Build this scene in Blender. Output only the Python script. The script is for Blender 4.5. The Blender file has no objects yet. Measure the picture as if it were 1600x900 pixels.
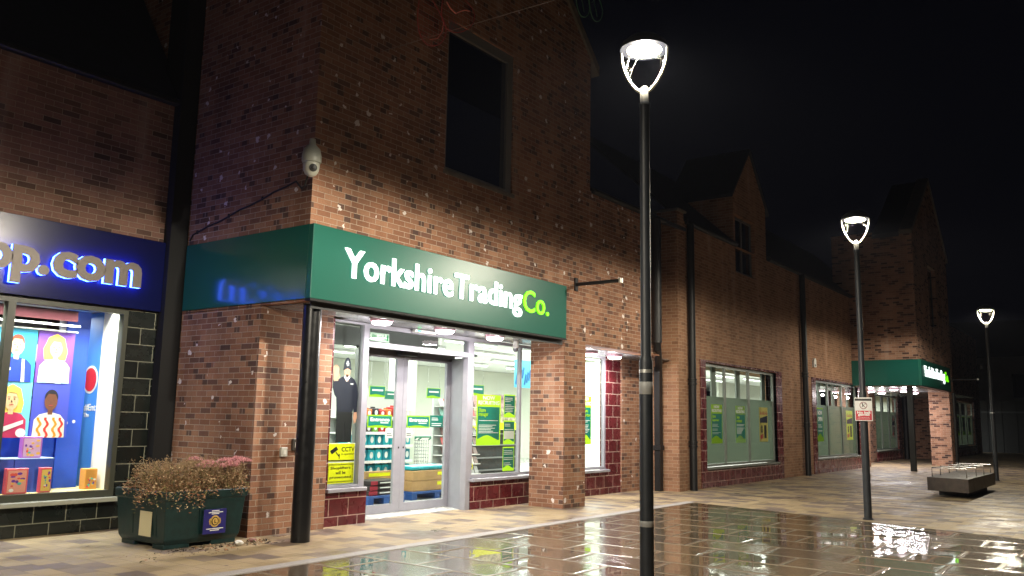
import bpy, bmesh, math, random
from mathutils import Vector, Matrix
R = math.radians
random.seed(7)
sc = bpy.context.scene
COL = sc.collection

# ------------------------------------------------------------------ camera, world, exposure
F_PX = 1331.0; TILT, ROLL, YAW, EYE = R(8.756), R(1.073), R(53.526), 1.5
cd = bpy.data.cameras.new("camera"); cam = bpy.data.objects.new("camera", cd); COL.objects.link(cam)
cd.sensor_fit = 'HORIZONTAL'; cd.sensor_width = 36.0; cd.lens = F_PX / 1600 * 36.0
cd.clip_start = 0.05; cd.clip_end = 600
fw = Vector((math.sin(YAW)*math.cos(TILT), math.cos(YAW)*math.cos(TILT), math.sin(TILT)))
rt = Vector((math.cos(YAW), -math.sin(YAW), 0)); up = rt.cross(fw)
r2 = math.cos(ROLL)*rt + math.sin(ROLL)*up; u2 = -math.sin(ROLL)*rt + math.cos(ROLL)*up
m = Matrix((r2, u2, -fw)).transposed().to_4x4(); m.translation = Vector((0, 0, EYE))
cam.matrix_world = m
sc.camera = cam

w = bpy.data.worlds.new("World"); sc.world = w; w.use_nodes = True
wn = w.node_tree; bg = wn.nodes['Background']
sky = wn.nodes.new('ShaderNodeTexSky'); sky.sky_type = 'NISHITA'; sky.sun_disc = False
sky.sun_elevation = R(-4); sky.sun_rotation = R(200)
mixn = wn.nodes.new('ShaderNodeMix'); mixn.data_type = 'RGBA'; mixn.inputs[0].default_value = 0.12
mixn.inputs[6].default_value = (0.20, 0.21, 0.40, 1)
wn.links.new(sky.outputs[0], mixn.inputs[7]); wn.links.new(mixn.outputs[2], bg.inputs[0])
bg.inputs[1].default_value = 0.0055
sc.view_settings.view_transform = 'Standard'; sc.view_settings.look = 'None'
sc.view_settings.exposure = 0.0; sc.view_settings.gamma = 1.0; sc.view_settings.use_curve_mapping = False
sc.cycles.use_denoising = True
sc.cycles.max_bounces = 8; sc.cycles.diffuse_bounces = 3; sc.cycles.glossy_bounces = 4
sc.cycles.transparent_max_bounces = 16; sc.cycles.sample_clamp_indirect = 4.0
sc.cycles.caustics_reflective = False; sc.cycles.caustics_refractive = False

# ------------------------------------------------------------------ light levels
LAMP_W = 1500; LAMP_FILL = 15; CANOPY_W = 100; STORE_W = 430; TOY_W = 85; GLOW_HAZE = 0.0002

# ------------------------------------------------------------------ materials
def lin(c):
    return tuple(((v/255)/12.92 if v/255 <= .04045 else ((v/255+.055)/1.055)**2.4) for v in c) + (1,)
MATS = {}
def mat(name, col, rough=.6, metal=0, emit=None, es=0, spec=.5, coat=0, var=0.0, vscale=8, bump=0, srgb=True):
    if name in MATS: return MATS[name]
    c = lin(col) if srgb else tuple(col) + (1,)
    M = bpy.data.materials.new(name); M.use_nodes = True; nt = M.node_tree; b = nt.nodes['Principled BSDF']
    b.inputs['Base Color'].default_value = c; b.inputs['Roughness'].default_value = rough
    b.inputs['Metallic'].default_value = metal; b.inputs['Specular IOR Level'].default_value = spec
    b.inputs['Coat Weight'].default_value = coat; b.inputs['Coat Roughness'].default_value = .05
    if emit is not None:
        b.inputs['Emission Color'].default_value = lin(emit); b.inputs['Emission Strength'].default_value = es
    if var > 0 or bump > 0:
        g = nt.nodes.new('ShaderNodeNewGeometry'); n = nt.nodes.new('ShaderNodeTexNoise')
        n.inputs['Scale'].default_value = vscale; n.inputs['Detail'].default_value = 6
        nt.links.new(g.outputs['Position'], n.inputs['Vector'])
        if var > 0:
            rp = nt.nodes.new('ShaderNodeMapRange'); rp.inputs[1].default_value = .3; rp.inputs[2].default_value = .7
            rp.inputs[3].default_value = 1-var; rp.inputs[4].default_value = 1+var*.6
            nt.links.new(n.outputs[0], rp.inputs[0])
            hv = nt.nodes.new('ShaderNodeHueSaturation'); hv.inputs['Color'].default_value = c
            nt.links.new(rp.outputs[0], hv.inputs['Value']); nt.links.new(hv.outputs[0], b.inputs['Base Color'])
            rr = nt.nodes.new('ShaderNodeMapRange'); rr.inputs[3].default_value = max(.02, rough-.12); rr.inputs[4].default_value = min(1, rough+.12)
            nt.links.new(n.outputs[0], rr.inputs[0]); nt.links.new(rr.outputs[0], b.inputs['Roughness'])
        if bump > 0:
            bp = nt.nodes.new('ShaderNodeBump'); bp.inputs['Strength'].default_value = bump; bp.inputs['Distance'].default_value = .01
            nt.links.new(n.outputs[0], bp.inputs['Height']); nt.links.new(bp.outputs[0], b.inputs['Normal'])
    MATS[name] = M; return M

class NT:
    """small helper to wire nodes"""
    def __init__(s, name):
        s.M = bpy.data.materials.new(name); s.M.use_nodes = True; s.t = s.M.node_tree; s.b = s.t.nodes['Principled BSDF']; MATS[name] = s.M
    def n(s, kind, **kw):
        x = s.t.nodes.new(kind)
        for k, v in kw.items(): setattr(x, k, v)
        return x
    def l(s, a, b): s.t.links.new(a, b)
    def math(s, op, a, b=None, clamp=False):
        x = s.n('ShaderNodeMath', operation=op); x.use_clamp = clamp
        for i, v in enumerate((a, b)):
            if v is None: continue
            if isinstance(v, (int, float)): x.inputs[i].default_value = v
            else: s.l(v, x.inputs[i])
        return x.outputs[0]
    def mix(s, f, a, b):
        x = s.n('ShaderNodeMix', data_type='RGBA')
        for i, v in ((0, f), (6, a), (7, b)):
            if isinstance(v, (int, float)): x.inputs[i].default_value = v
            elif isinstance(v, tuple): x.inputs[i].default_value = v if len(v) == 4 else v + (1,)
            else: s.l(v, x.inputs[i])
        return x.outputs[2]
    def ramp(s, f, pts, interp='LINEAR'):
        x = s.n('ShaderNodeValToRGB'); x.color_ramp.interpolation = interp; e = x.color_ramp.elements
        while len(e) < len(pts): e.new(.5)
        for i, (p, c) in enumerate(pts):
            e[i].position = p; e[i].color = c if len(c) == 4 else tuple(c) + (1,)
        s.l(f, x.inputs[0]); return x.outputs[0]

def wall_uv(t, offs=(0.0, 0.0)):
    """u runs along whichever wall direction the face has, v is height"""
    g = t.n('ShaderNodeNewGeometry')
    sp = t.n('ShaderNodeSeparateXYZ'); t.l(g.outputs['Position'], sp.inputs[0])
    sn = t.n('ShaderNodeSeparateXYZ'); t.l(g.outputs['Normal'], sn.inputs[0])
    f = t.math('GREATER_THAN', t.math('ABSOLUTE', sn.outputs[0]), .5)
    u = t.math('ADD', t.math('MULTIPLY', sp.outputs[0], t.math('SUBTRACT', 1, f)), t.math('MULTIPLY', sp.outputs[1], f))
    u = t.math('ADD', u, 100.0 + offs[0]); v = t.math('ADD', sp.outputs[2], offs[1] + 30.0)
    c = t.n('ShaderNodeCombineXYZ'); t.l(u, c.inputs[0]); t.l(v, c.inputs[1])
    return c.outputs[0], g.outputs['Position']

def brick_mat(name, cols, mortar, spots=0.0, bw=.225, rh=.075, ms=.005):
    t = NT(name); uv, pos = wall_uv(t)
    br = t.n('ShaderNodeTexBrick'); br.offset = .5; br.inputs['Scale'].default_value = 1
    br.inputs['Brick Width'].default_value = bw; br.inputs['Row Height'].default_value = rh
    br.inputs['Mortar Size'].default_value = ms; br.inputs['Mortar Smooth'].default_value = .25
    br.inputs['Color1'].default_value = (0, 0, 0, 1); br.inputs['Color2'].default_value = (1, 1, 1, 1)
    br.inputs['Mortar'].default_value = (.5, .5, .5, 1)
    t.l(uv, br.inputs[0])
    base = t.ramp(br.outputs[0], cols)
    if spots > 0:
        b2 = t.n('ShaderNodeTexBrick'); b2.offset = .5; b2.inputs['Scale'].default_value = 1; b2.inputs['Brick Width'].default_value = bw/2; b2.inputs['Row Height'].default_value = rh
        b2.inputs['Mortar Size'].default_value = 0; b2.inputs['Color1'].default_value = (0, 0, 0, 1); b2.inputs['Color2'].default_value = (1, 1, 1, 1); t.l(uv, b2.inputs[0])
        base = t.mix(t.math('MULTIPLY', t.math('GREATER_THAN', b2.outputs[0], .93), .8), base, (.055, .034, .03))
    # blotches and fine grain
    n1 = t.n('ShaderNodeTexNoise'); n1.inputs['Scale'].default_value = .9; n1.inputs['Detail'].default_value = 5; t.l(pos, n1.inputs[0])
    n2 = t.n('ShaderNodeTexNoise'); n2.inputs['Scale'].default_value = 60; n2.inputs['Detail'].default_value = 5; t.l(pos, n2.inputs[0])
    hv = t.n('ShaderNodeHueSaturation'); t.l(base, hv.inputs['Color'])
    mpn = t.n('ShaderNodeMapping'); mpn.inputs['Scale'].default_value = (2.2, 2.2, .22); t.l(pos, mpn.inputs[0])
    n5 = t.n('ShaderNodeTexNoise'); n5.inputs['Scale'].default_value = 1.3; n5.inputs['Detail'].default_value = 7; t.l(mpn.outputs[0], n5.inputs[0])
    v1 = t.math('ADD', t.math('MULTIPLY', n1.outputs[0], .7), t.math('MULTIPLY', n2.outputs[0], .55))
    v1 = t.math('ADD', v1, t.math('MULTIPLY', t.math('SUBTRACT', n5.outputs[0], .5), 1.1))
    t.l(t.math('MAXIMUM', t.math('ADD', v1, .4), .35), hv.inputs['Value'])
    mo = t.mix(n1.outputs[0], tuple(c*.7 for c in mortar), tuple(c*1.25 for c in mortar))
    # mortar erased in places by weathering so that joints do not read as a grid
    er = t.math('MULTIPLY', br.outputs[1], t.ramp(n2.outputs[0], [(.3, (.55,)*3), (.55, (1,)*3)]))
    c = t.mix(er, hv.outputs[0], mo)
    c = t.mix(t.math('MULTIPLY', t.ramp(n5.outputs[0], [(.60, (0,)*3), (.72, (1,)*3)]), .22), c, (.42, .38, .34))
    if spots > 0:
        # spalled bricks: pale irregular marks, each with its own ragged shape
        nd = t.n('ShaderNodeTexNoise'); nd.inputs['Scale'].default_value = 17; nd.inputs['Detail'].default_value = 6; t.l(uv, nd.inputs[0])
        vm = t.n('ShaderNodeVectorMath', operation='SCALE'); t.l(nd.outputs[1], vm.inputs[0]); vm.inputs['Scale'].default_value = .11
        va = t.n('ShaderNodeVectorMath', operation='ADD'); t.l(uv, va.inputs[0]); t.l(vm.outputs[0], va.inputs[1])
        vo = t.n('ShaderNodeTexVoronoi', feature='F1'); vo.inputs['Scale'].default_value = 5.0; vo.inputs['Randomness'].default_value = 1; t.l(va.outputs[0], vo.inputs[0])
        sc_ = t.n('ShaderNodeSeparateColor'); t.l(vo.outputs['Color'], sc_.inputs[0])
        rad = t.math('MULTIPLY', t.math('GREATER_THAN', sc_.outputs[0], 1-spots), t.math('ADD', t.math('MULTIPLY', t.math('POWER', sc_.outputs[1], 2), .12), .095))
        sp = t.math('LESS_THAN', vo.outputs['Distance'], rad)
        c = t.mix(sp, c, t.mix(n2.outputs[0], (.5, .44, .42), (.95, .88, .85)))
    t.l(c, t.b.inputs['Base Color']); t.b.inputs['Roughness'].default_value = .85; t.b.inputs['Specular IOR Level'].default_value = .3
    bp = t.n('ShaderNodeBump'); bp.inputs['Strength'].default_value = .8; bp.inputs['Distance'].default_value = .008
    h = t.math('ADD', t.math('SUBTRACT', 1, br.outputs[1]), t.math('MULTIPLY', n2.outputs[0], .5))
    t.l(h, bp.inputs['Height']); t.l(bp.outputs[0], t.b.inputs['Normal'])
    return t.M

BR_OLD = brick_mat('weathered_brick', [(0, (.12, .062, .046)), (.04, (.14, .07, .05)), (.10, (.19, .088, .052)), (.5, (.26, .125, .072)), (.8, (.31, .165, .10)), (1, (.20, .094, .058))], (.40, .33, .26), spots=.55)
BR_TAN = brick_mat('tan_brick', [(0, (.20, .10, .055)), (.2, (.27, .14, .08)), (.6, (.33, .18, .105)), (1, (.24, .12, .07))], (.42, .32, .22))
BR_FAR = brick_mat('multi_brick', [(0, (.05, .025, .02)), (.16, (.09, .04, .03)), (.24, (.22, .11, .07)), (.6, (.32, .18, .12)), (1, (.28, .14, .09))], (.38, .30, .24))
BR_LEFT = brick_mat('brown_brick', [(0, (.06, .035, .03)), (.2, (.15, .08, .06)), (.6, (.24, .13, .10)), (1, (.19, .10, .08))], (.34, .27, .21))

def tile_mat(name, c1, c2, grout, bw, rh, ox=0, oz=0, rough=.14):
    t = NT(name); uv, pos = wall_uv(t, (ox, oz))
    br = t.n('ShaderNodeTexBrick'); br.offset = .5; br.inputs['Scale'].default_value = 1
    br.inputs['Brick Width'].default_value = bw; br.inputs['Row Height'].default_value = rh
    br.inputs['Mortar Size'].default_value = .006; br.inputs['Mortar Smooth'].default_value = .1
    br.inputs['Color1'].default_value = c1 + (1,); br.inputs['Color2'].default_value = c2 + (1,); br.inputs['Mortar'].default_value = grout + (1,)
    t.l(uv, br.inputs[0])
    n2 = t.n('ShaderNodeTexNoise'); n2.inputs['Scale'].default_value = 5; n2.inputs['Detail'].default_value = 8; t.l(pos, n2.inputs[0])
    hv = t.n('ShaderNodeHueSaturation'); t.l(br.outputs[0], hv.inputs['Color']); t.l(t.math('ADD', n2.outputs[0], .5), hv.inputs['Value'])
    t.l(hv.outputs[0], t.b.inputs['Base Color'])
    t.l(t.math('ADD', t.math('MULTIPLY', br.outputs[1], .6), t.math('ADD', t.math('MULTIPLY', n2.outputs[0], .25), rough)), t.b.inputs['Roughness'])
    bp = t.n('ShaderNodeBump'); bp.inputs['Strength'].default_value = .5; bp.inputs['Distance'].default_value = .004
    t.l(t.math('SUBTRACT', 1, br.outputs[1]), bp.inputs['Height']); t.l(bp.outputs[0], t.b.inputs['Normal'])
    return t.M
TILE_RED = tile_mat('maroon_tile', (.085, .010, .016), (.12, .016, .022), (.45, .33, .28), .36, .243, oz=.004)
TILE_BLACK = tile_mat('black_tile', (.006, .009, .008), (.012, .015, .013), (.20, .20, .15), .39, .225)

def glass_mat(name, tint=(1, 1, 1), refl=1.0):
    M = bpy.data.materials.new(name); M.use_nodes = True; nt = M.node_tree; nt.nodes.clear()
    o = nt.nodes.new('ShaderNodeOutputMaterial'); mx = nt.nodes.new('ShaderNodeMixShader'); tr = nt.nodes.new('ShaderNodeBsdfTransparent')
    gl = nt.nodes.new('ShaderNodeBsdfGlossy'); fr = nt.nodes.new('ShaderNodeFresnel'); fr.inputs[0].default_value = 1.45
    mm = nt.nodes.new('ShaderNodeMath'); mm.operation = 'MULTIPLY'; mm.inputs[1].default_value = refl
    tr.inputs[0].default_value = tuple(tint) + (1,); gl.inputs['Roughness'].default_value = .02
    ge = nt.nodes.new('ShaderNodeNewGeometry'); iv = nt.nodes.new('ShaderNodeMath'); iv.operation = 'SUBTRACT'; iv.inputs[0].default_value = 1
    m2 = nt.nodes.new('ShaderNodeMath'); m2.operation = 'MULTIPLY'; nt.links.new(ge.outputs['Backfacing'], iv.inputs[1])
    nt.links.new(fr.outputs[0], mm.inputs[0]); nt.links.new(mm.outputs[0], m2.inputs[0]); nt.links.new(iv.outputs[0], m2.inputs[1]); nt.links.new(m2.outputs[0], mx.inputs[0])
    nt.links.new(tr.outputs[0], mx.inputs[1]); nt.links.new(gl.outputs[0], mx.inputs[2]); nt.links.new(mx.outputs[0], o.inputs[0])
    MATS[name] = M; return M
GLASS = glass_mat('window_glass', (.93, .96, .94), .8)
DARKGLASS = mat('dark_glass', (16, 20, 38), .06, spec=.5)

def sheet_mat(name, col, tl=.5, rough=.5):
    if name in MATS: return MATS[name]
    M = bpy.data.materials.new(name); M.use_nodes = True; nt = M.node_tree; b = nt.nodes['Principled BSDF']; c = lin(col)
    b.inputs['Base Color'].default_value = c; b.inputs['Roughness'].default_value = rough
    t_ = nt.nodes.new('ShaderNodeBsdfTranslucent'); t_.inputs[0].default_value = c; x_ = nt.nodes.new('ShaderNodeMixShader'); x_.inputs[0].default_value = tl
    nt.links.new(b.outputs[0], x_.inputs[1]); nt.links.new(t_.outputs[0], x_.inputs[2]); nt.links.new(x_.outputs[0], nt.nodes['Material Output'].inputs[0])
    MATS[name] = M; return M
FRAME = mat('grey_frame_paint', (150, 150, 158), .35, var=.08)
FRAME_D = mat('dark_frame_paint', (40, 42, 38), .4, var=.1)
FRAME_G = mat('pale_frame_paint', (118, 124, 118), .4, var=.1)
BLACK = mat('black_pipe_paint', (11, 12, 15), .55, var=.2, vscale=20)
POLE = mat('lamp_column_paint', (40, 44, 50), .5, var=.2, vscale=15)
ALU = mat('cast_aluminium', (190, 190, 185), .4, metal=.6)
SOFFIT = mat('soffit_panel', (150, 152, 156), .22, metal=.2, var=.05, vscale=2)
GREEN = mat('green_fascia', (23, 90, 77), .33, spec=.45)
NAVY = mat('navy_fascia', (9, 14, 60), .22, spec=.25)
SLATE = mat('roof_slate', (44, 46, 54), .7, var=.3, vscale=6, bump=.5)
STONE = mat('stone_coping', (110, 104, 96), .8, var=.25, vscale=9)
WHITE = mat('white_paint', (225, 225, 222), .5, var=.04)
CREAM = mat('cream_paint', (232, 220, 180), .5)
CEIL = mat('store_ceiling', (225, 228, 224), .7)
SFLOOR = mat('store_floor', (205, 205, 200), .25, var=.08)
LETTER = mat('lit_white_letter', (255, 255, 255), .5, emit=(235, 255, 250), es=2.0)
LIME_L = mat('lit_lime_letter', (130, 240, 20), .5, emit=(120, 245, 10), es=1.0)
GREYLET = mat('brushed_grey_letter', (112, 104, 98), .45, metal=.2)
BLUELIT = mat('blue_lit_acrylic', (120, 150, 255), .5, emit=(60, 95, 255), es=22)
LAMPLIT = mat('lit_lamp_lens', (255, 255, 255), .5, emit=(255, 246, 208), es=24)
ARMLIT = mat('frosted_lamp_arm', (250, 248, 225), .35)
BULK = mat('lit_bulkhead_lens', (255, 255, 255), .5, emit=(255, 232, 238), es=6)
STRIP = mat('lit_strip_tube', (255, 255, 255), .5, emit=(245, 255, 245), es=4.5)
FROST = sheet_mat('frosted_window_film', (84, 94, 80), .26, .4)
LIME = sheet_mat('lime_poster_ink', (178, 224, 40), .4)
TEAL = mat('teal_poster_ink', (0, 122, 108), .45)
PAPER = mat('white_paper', (235, 235, 232), .55)
YEL = mat('yellow_sign_ink', (240, 242, 20), .45)
INK = mat('black_ink', (22, 22, 22), .5)
NAVYCL = mat('navy_sweater', (28, 30, 48), .7, var=.15, vscale=30)
SKIN = mat('printed_skin', (214, 158, 132), .55)
PLASTIC = mat('dark_green_plastic', (14, 44, 44), .42, var=.3, vscale=14, bump=.15)
SOIL = mat('potting_soil', (46, 34, 26), .95, var=.3, vscale=40)
CARD = mat('brown_cardboard', (190, 150, 100), .7, var=.1)
BLUEP = mat('blue_pallet_plastic', (35, 80, 150), .45)
WIRE = mat('chrome_wire', (200, 200, 200), .25, metal=.9)

# ------------------------------------------------------------------ objects and geometry
ORG = {}
def origin(o):
    p = Vector((0, 0, 0))
    while o is not None: p += ORG.get(o.name, Vector((0, 0, 0))); o = o.parent
    return p
def tag(o, label=None, cat=None, group=None, kind=None):
    if label: o['label'] = label
    if cat: o['category'] = cat
    if group: o['group'] = group
    if kind: o['kind'] = kind
    return o
def empty(name, loc, label=None, cat=None, group=None, rz=0):
    o = bpy.data.objects.new(name, None); o.empty_display_size = .2; COL.objects.link(o); o.location = loc; o.rotation_euler = (0, 0, rz)
    ORG[o.name] = Vector(loc); return tag(o, label, cat, group)

class MB:
    def __init__(s): s.bm = bmesh.new()
    def box(s, x0, x1, y0, y1, z0, z1, bev=0, seg=1):
        x0, x1 = min(x0, x1), max(x0, x1); y0, y1 = min(y0, y1), max(y0, y1); z0, z1 = min(z0, z1), max(z0, z1)
        r = bmesh.ops.create_cube(s.bm, size=1)
        bmesh.ops.scale(s.bm, vec=(x1-x0, y1-y0, z1-z0), verts=r['verts'])
        bmesh.ops.translate(s.bm, vec=((x0+x1)/2, (y0+y1)/2, (z0+z1)/2), verts=r['verts'])
        if bev > 0:
            es = set(e for v in r['verts'] for e in v.link_edges)
            bmesh.ops.bevel(s.bm, geom=list(es), offset=bev, segments=seg, affect='EDGES', profile=.5)
        return s
    def face(s, pts):
        s.bm.faces.new([s.bm.verts.new(p) for p in pts]); return s
    def prism(s, pts, d):
        """closed polygon (3-D points) extruded by vector d"""
        d = Vector(d); a = [s.bm.verts.new(p) for p in pts]; b = [s.bm.verts.new(Vector(p)+d) for p in pts]
        s.bm.faces.new(a); s.bm.faces.new(b[::-1]); n = len(a)
        for i in range(n): s.bm.faces.new((a[i], b[i], b[(i+1) % n], a[(i+1) % n]))
        return s
    def plate(s, pts, y, t=.003):
        """flat upright shape facing -y; pts are (x, z)"""
        return s.prism([(p[0], y, p[1]) for p in pts], (0, t, 0))
    def ell(s, cx, cz, rx, rz, y, t=.003, n=20):
        return s.plate([(cx+rx*math.cos(2*math.pi*i/n), cz+rz*math.sin(2*math.pi*i/n)) for i in range(n)], y, t)
    def lathe(s, prof, c=(0, 0, 0), n=24, caps=True):
        rings = []
        for r, z in prof: rings.append([s.bm.verts.new((c[0]+r*math.cos(2*math.pi*i/n), c[1]+r*math.sin(2*math.pi*i/n), c[2]+z)) for i in range(n)])
        for a, b in zip(rings, rings[1:]):
            for i in range(n): s.bm.faces.new((a[i], a[(i+1) % n], b[(i+1) % n], b[i]))
        if caps:
            if prof[0][0] > 1e-5: s.bm.faces.new(rings[0][::-1])
            if prof[-1][0] > 1e-5: s.bm.faces.new(rings[-1])
        return s
    def tube(s, pts, r, n=10, closed=False):
        pts = [Vector(p) for p in pts]; rings = []; k = len(pts)
        rr = r if isinstance(r, (list, tuple)) else [r]*k
        prev = None
        for i, p in enumerate(pts):
            if closed: d = (pts[(i+1) % k]-pts[i-1])
            else: d = (pts[min(i+1, k-1)]-pts[max(i-1, 0)])
            d.normalize()
            if prev is None:
                a = d.orthogonal().normalized()
            else:
                a = (prev - d*prev.dot(d)); a = a.normalized() if a.length > 1e-6 else d.orthogonal().normalized()
            prev = a; b = d.cross(a)
            rings.append([s.bm.verts.new(p+(a*math.cos(2*math.pi*j/n)+b*math.sin(2*math.pi*j/n))*rr[i]) for j in range(n)])
        for i in range(k if closed else k-1):
            A, B = rings[i], rings[(i+1) % k]
            for j in range(n): s.bm.faces.new((A[j], A[(j+1) % n], B[(j+1) % n], B[j]))
        if not closed: s.bm.faces.new(rings[0][::-1]); s.bm.faces.new(rings[-1])
        return s
    def grid_solid(s, xs, zs, y0, y1, holes, axis='x'):
        """wall slab between y0 and y1 with rectangular openings (x0,x1,z0,z1); axis 'y' swaps x and y"""
        xs = sorted(set([xs[0], xs[1]] + [h[i] for h in holes for i in (0, 1) if xs[0] < h[i] < xs[1]]))
        zs = sorted(set([zs[0], zs[1]] + [h[i] for h in holes for i in (2, 3) if zs[0] < h[i] < zs[1]]))
        def solid(i, j):
            if not (0 <= i < len(xs)-1 and 0 <= j < len(zs)-1): return False
            cx, cz = (xs[i]+xs[i+1])/2, (zs[j]+zs[j+1])/2
            return not any(h[0] < cx < h[1] and h[2] < cz < h[3] for h in holes)
        def P(x, y, z): return (x, y, z) if axis == 'x' else (y, x, z)
        for i in range(len(xs)-1):
            for j in range(len(zs)-1):
                if not solid(i, j): continue
                a, b, c, d = xs[i], xs[i+1], zs[j], zs[j+1]
                s.face([P(a, y0, c), P(b, y0, c), P(b, y0, d), P(a, y0, d)]); s.face([P(b, y1, c), P(a, y1, c), P(a, y1, d), P(b, y1, d)])
                if not solid(i-1, j): s.face([P(a, y1, c), P(a, y0, c), P(a, y0, d), P(a, y1, d)])
                if not solid(i+1, j): s.face([P(b, y0, c), P(b, y1, c), P(b, y1, d), P(b, y0, d)])
                if not solid(i, j-1): s.face([P(a, y1, c), P(b, y1, c), P(b, y0, c), P(a, y0, c)])
                if not solid(i, j+1): s.face([P(a, y0, d), P(b, y0, d), P(b, y1, d), P(a, y1, d)])
        return s
    def xform(s, M): bmesh.ops.transform(s.bm, matrix=M, verts=s.bm.verts); return s
    def build(s, name, material, parent=None, smooth=False, at=None):
        """vertices are in world space; the object's origin sits at its parent's (or at `at`)"""
        me = bpy.data.meshes.new(name)
        bmesh.ops.remove_doubles(s.bm, verts=s.bm.verts, dist=1e-5)
        bmesh.ops.recalc_face_normals(s.bm, faces=s.bm.faces)
        if smooth:
            for f in s.bm.faces: f.smooth = True
        s.bm.to_mesh(me); s.bm.free()
        for mm in (material if isinstance(material, (list, tuple)) else [material]): me.materials.append(mm)
        if smooth:
            try: me.set_sharp_from_angle(angle=R(40))
            except Exception: pass
        o = bpy.data.objects.new(name, me); COL.objects.link(o)
        if parent is not None:
            me.transform(Matrix.Translation(-origin(parent))); o.parent = parent; ORG[o.name] = Vector((0, 0, 0))
        elif at is not None:
            me.transform(Matrix.Translation(-Vector(at))); o.location = at; ORG[o.name] = Vector(at)
        else: ORG[o.name] = Vector((0, 0, 0))
        return o

def copy_tree(o, parent=None, off=None):
    c = o.copy(); COL.objects.link(c); c.parent = parent
    if off is not None: c.location = Vector(o.location) + Vector(off)
    ORG[c.name] = Vector(c.location) if parent is None else Vector((0, 0, 0))
    for ch in list(o.children): copy_tree(ch, c)
    return c

def text(name, body, x0, x1, z0, z1, y, t, material, parent, bold=.0, align='-y', spacing=1.0, shear=0):
    """lettering whose ink fills exactly the given box on a wall facing -y; t = thickness"""
    cu = bpy.data.curves.new(name, 'FONT'); cu.body = body; cu.size = 1; cu.offset = bold; cu.extrude = .5; cu.space_character = spacing
    cu.resolution_u = 3; cu.shear = shear; cu.align_x = 'CENTER'; cu.space_line = .85
    tmp = bpy.data.objects.new(name, cu); COL.objects.link(tmp)
    bpy.context.view_layer.update()
    me = bpy.data.meshes.new_from_object(tmp.evaluated_get(bpy.context.evaluated_depsgraph_get()))
    bpy.data.objects.remove(tmp); bpy.data.curves.remove(cu)
    xs = [v.co.x for v in me.vertices]; ys = [v.co.y for v in me.vertices]
    ax, bx, ay, by = min(xs), max(xs), min(ys), max(ys)
    for v in me.vertices:
        u = (v.co.x-ax)/(bx-ax); h = (v.co.y-ay)/(by-ay); d = v.co.z
        v.co = (x0+(x1-x0)*u, y-(d+.5)*t, z0+(z1-z0)*h)
    me.materials.clear(); me.materials.append(material); me.name = name
    o = bpy.data.objects.new(name, me); COL.objects.link(o)
    bm = bmesh.new(); bm.from_mesh(me); bmesh.ops.recalc_face_normals(bm, faces=bm.faces); bm.to_mesh(me); bm.free()
    if parent is not None:
        me.transform(Matrix.Translation(-origin(parent))); o.parent = parent
    ORG[o.name] = Vector((0, 0, 0))
    return o

def light(name, kind, loc, power, col=(1, 1, 1), **kw):
    l = bpy.data.lights.new(name, kind); l.energy = power; l.color = col
    rot = kw.pop('rot', (0, 0, 0))
    for k, v in kw.items(): setattr(l, k, v)
    o = bpy.data.objects.new(name, l); COL.objects.link(o); o.location = loc; o.rotation_euler = rot
    return o

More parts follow.
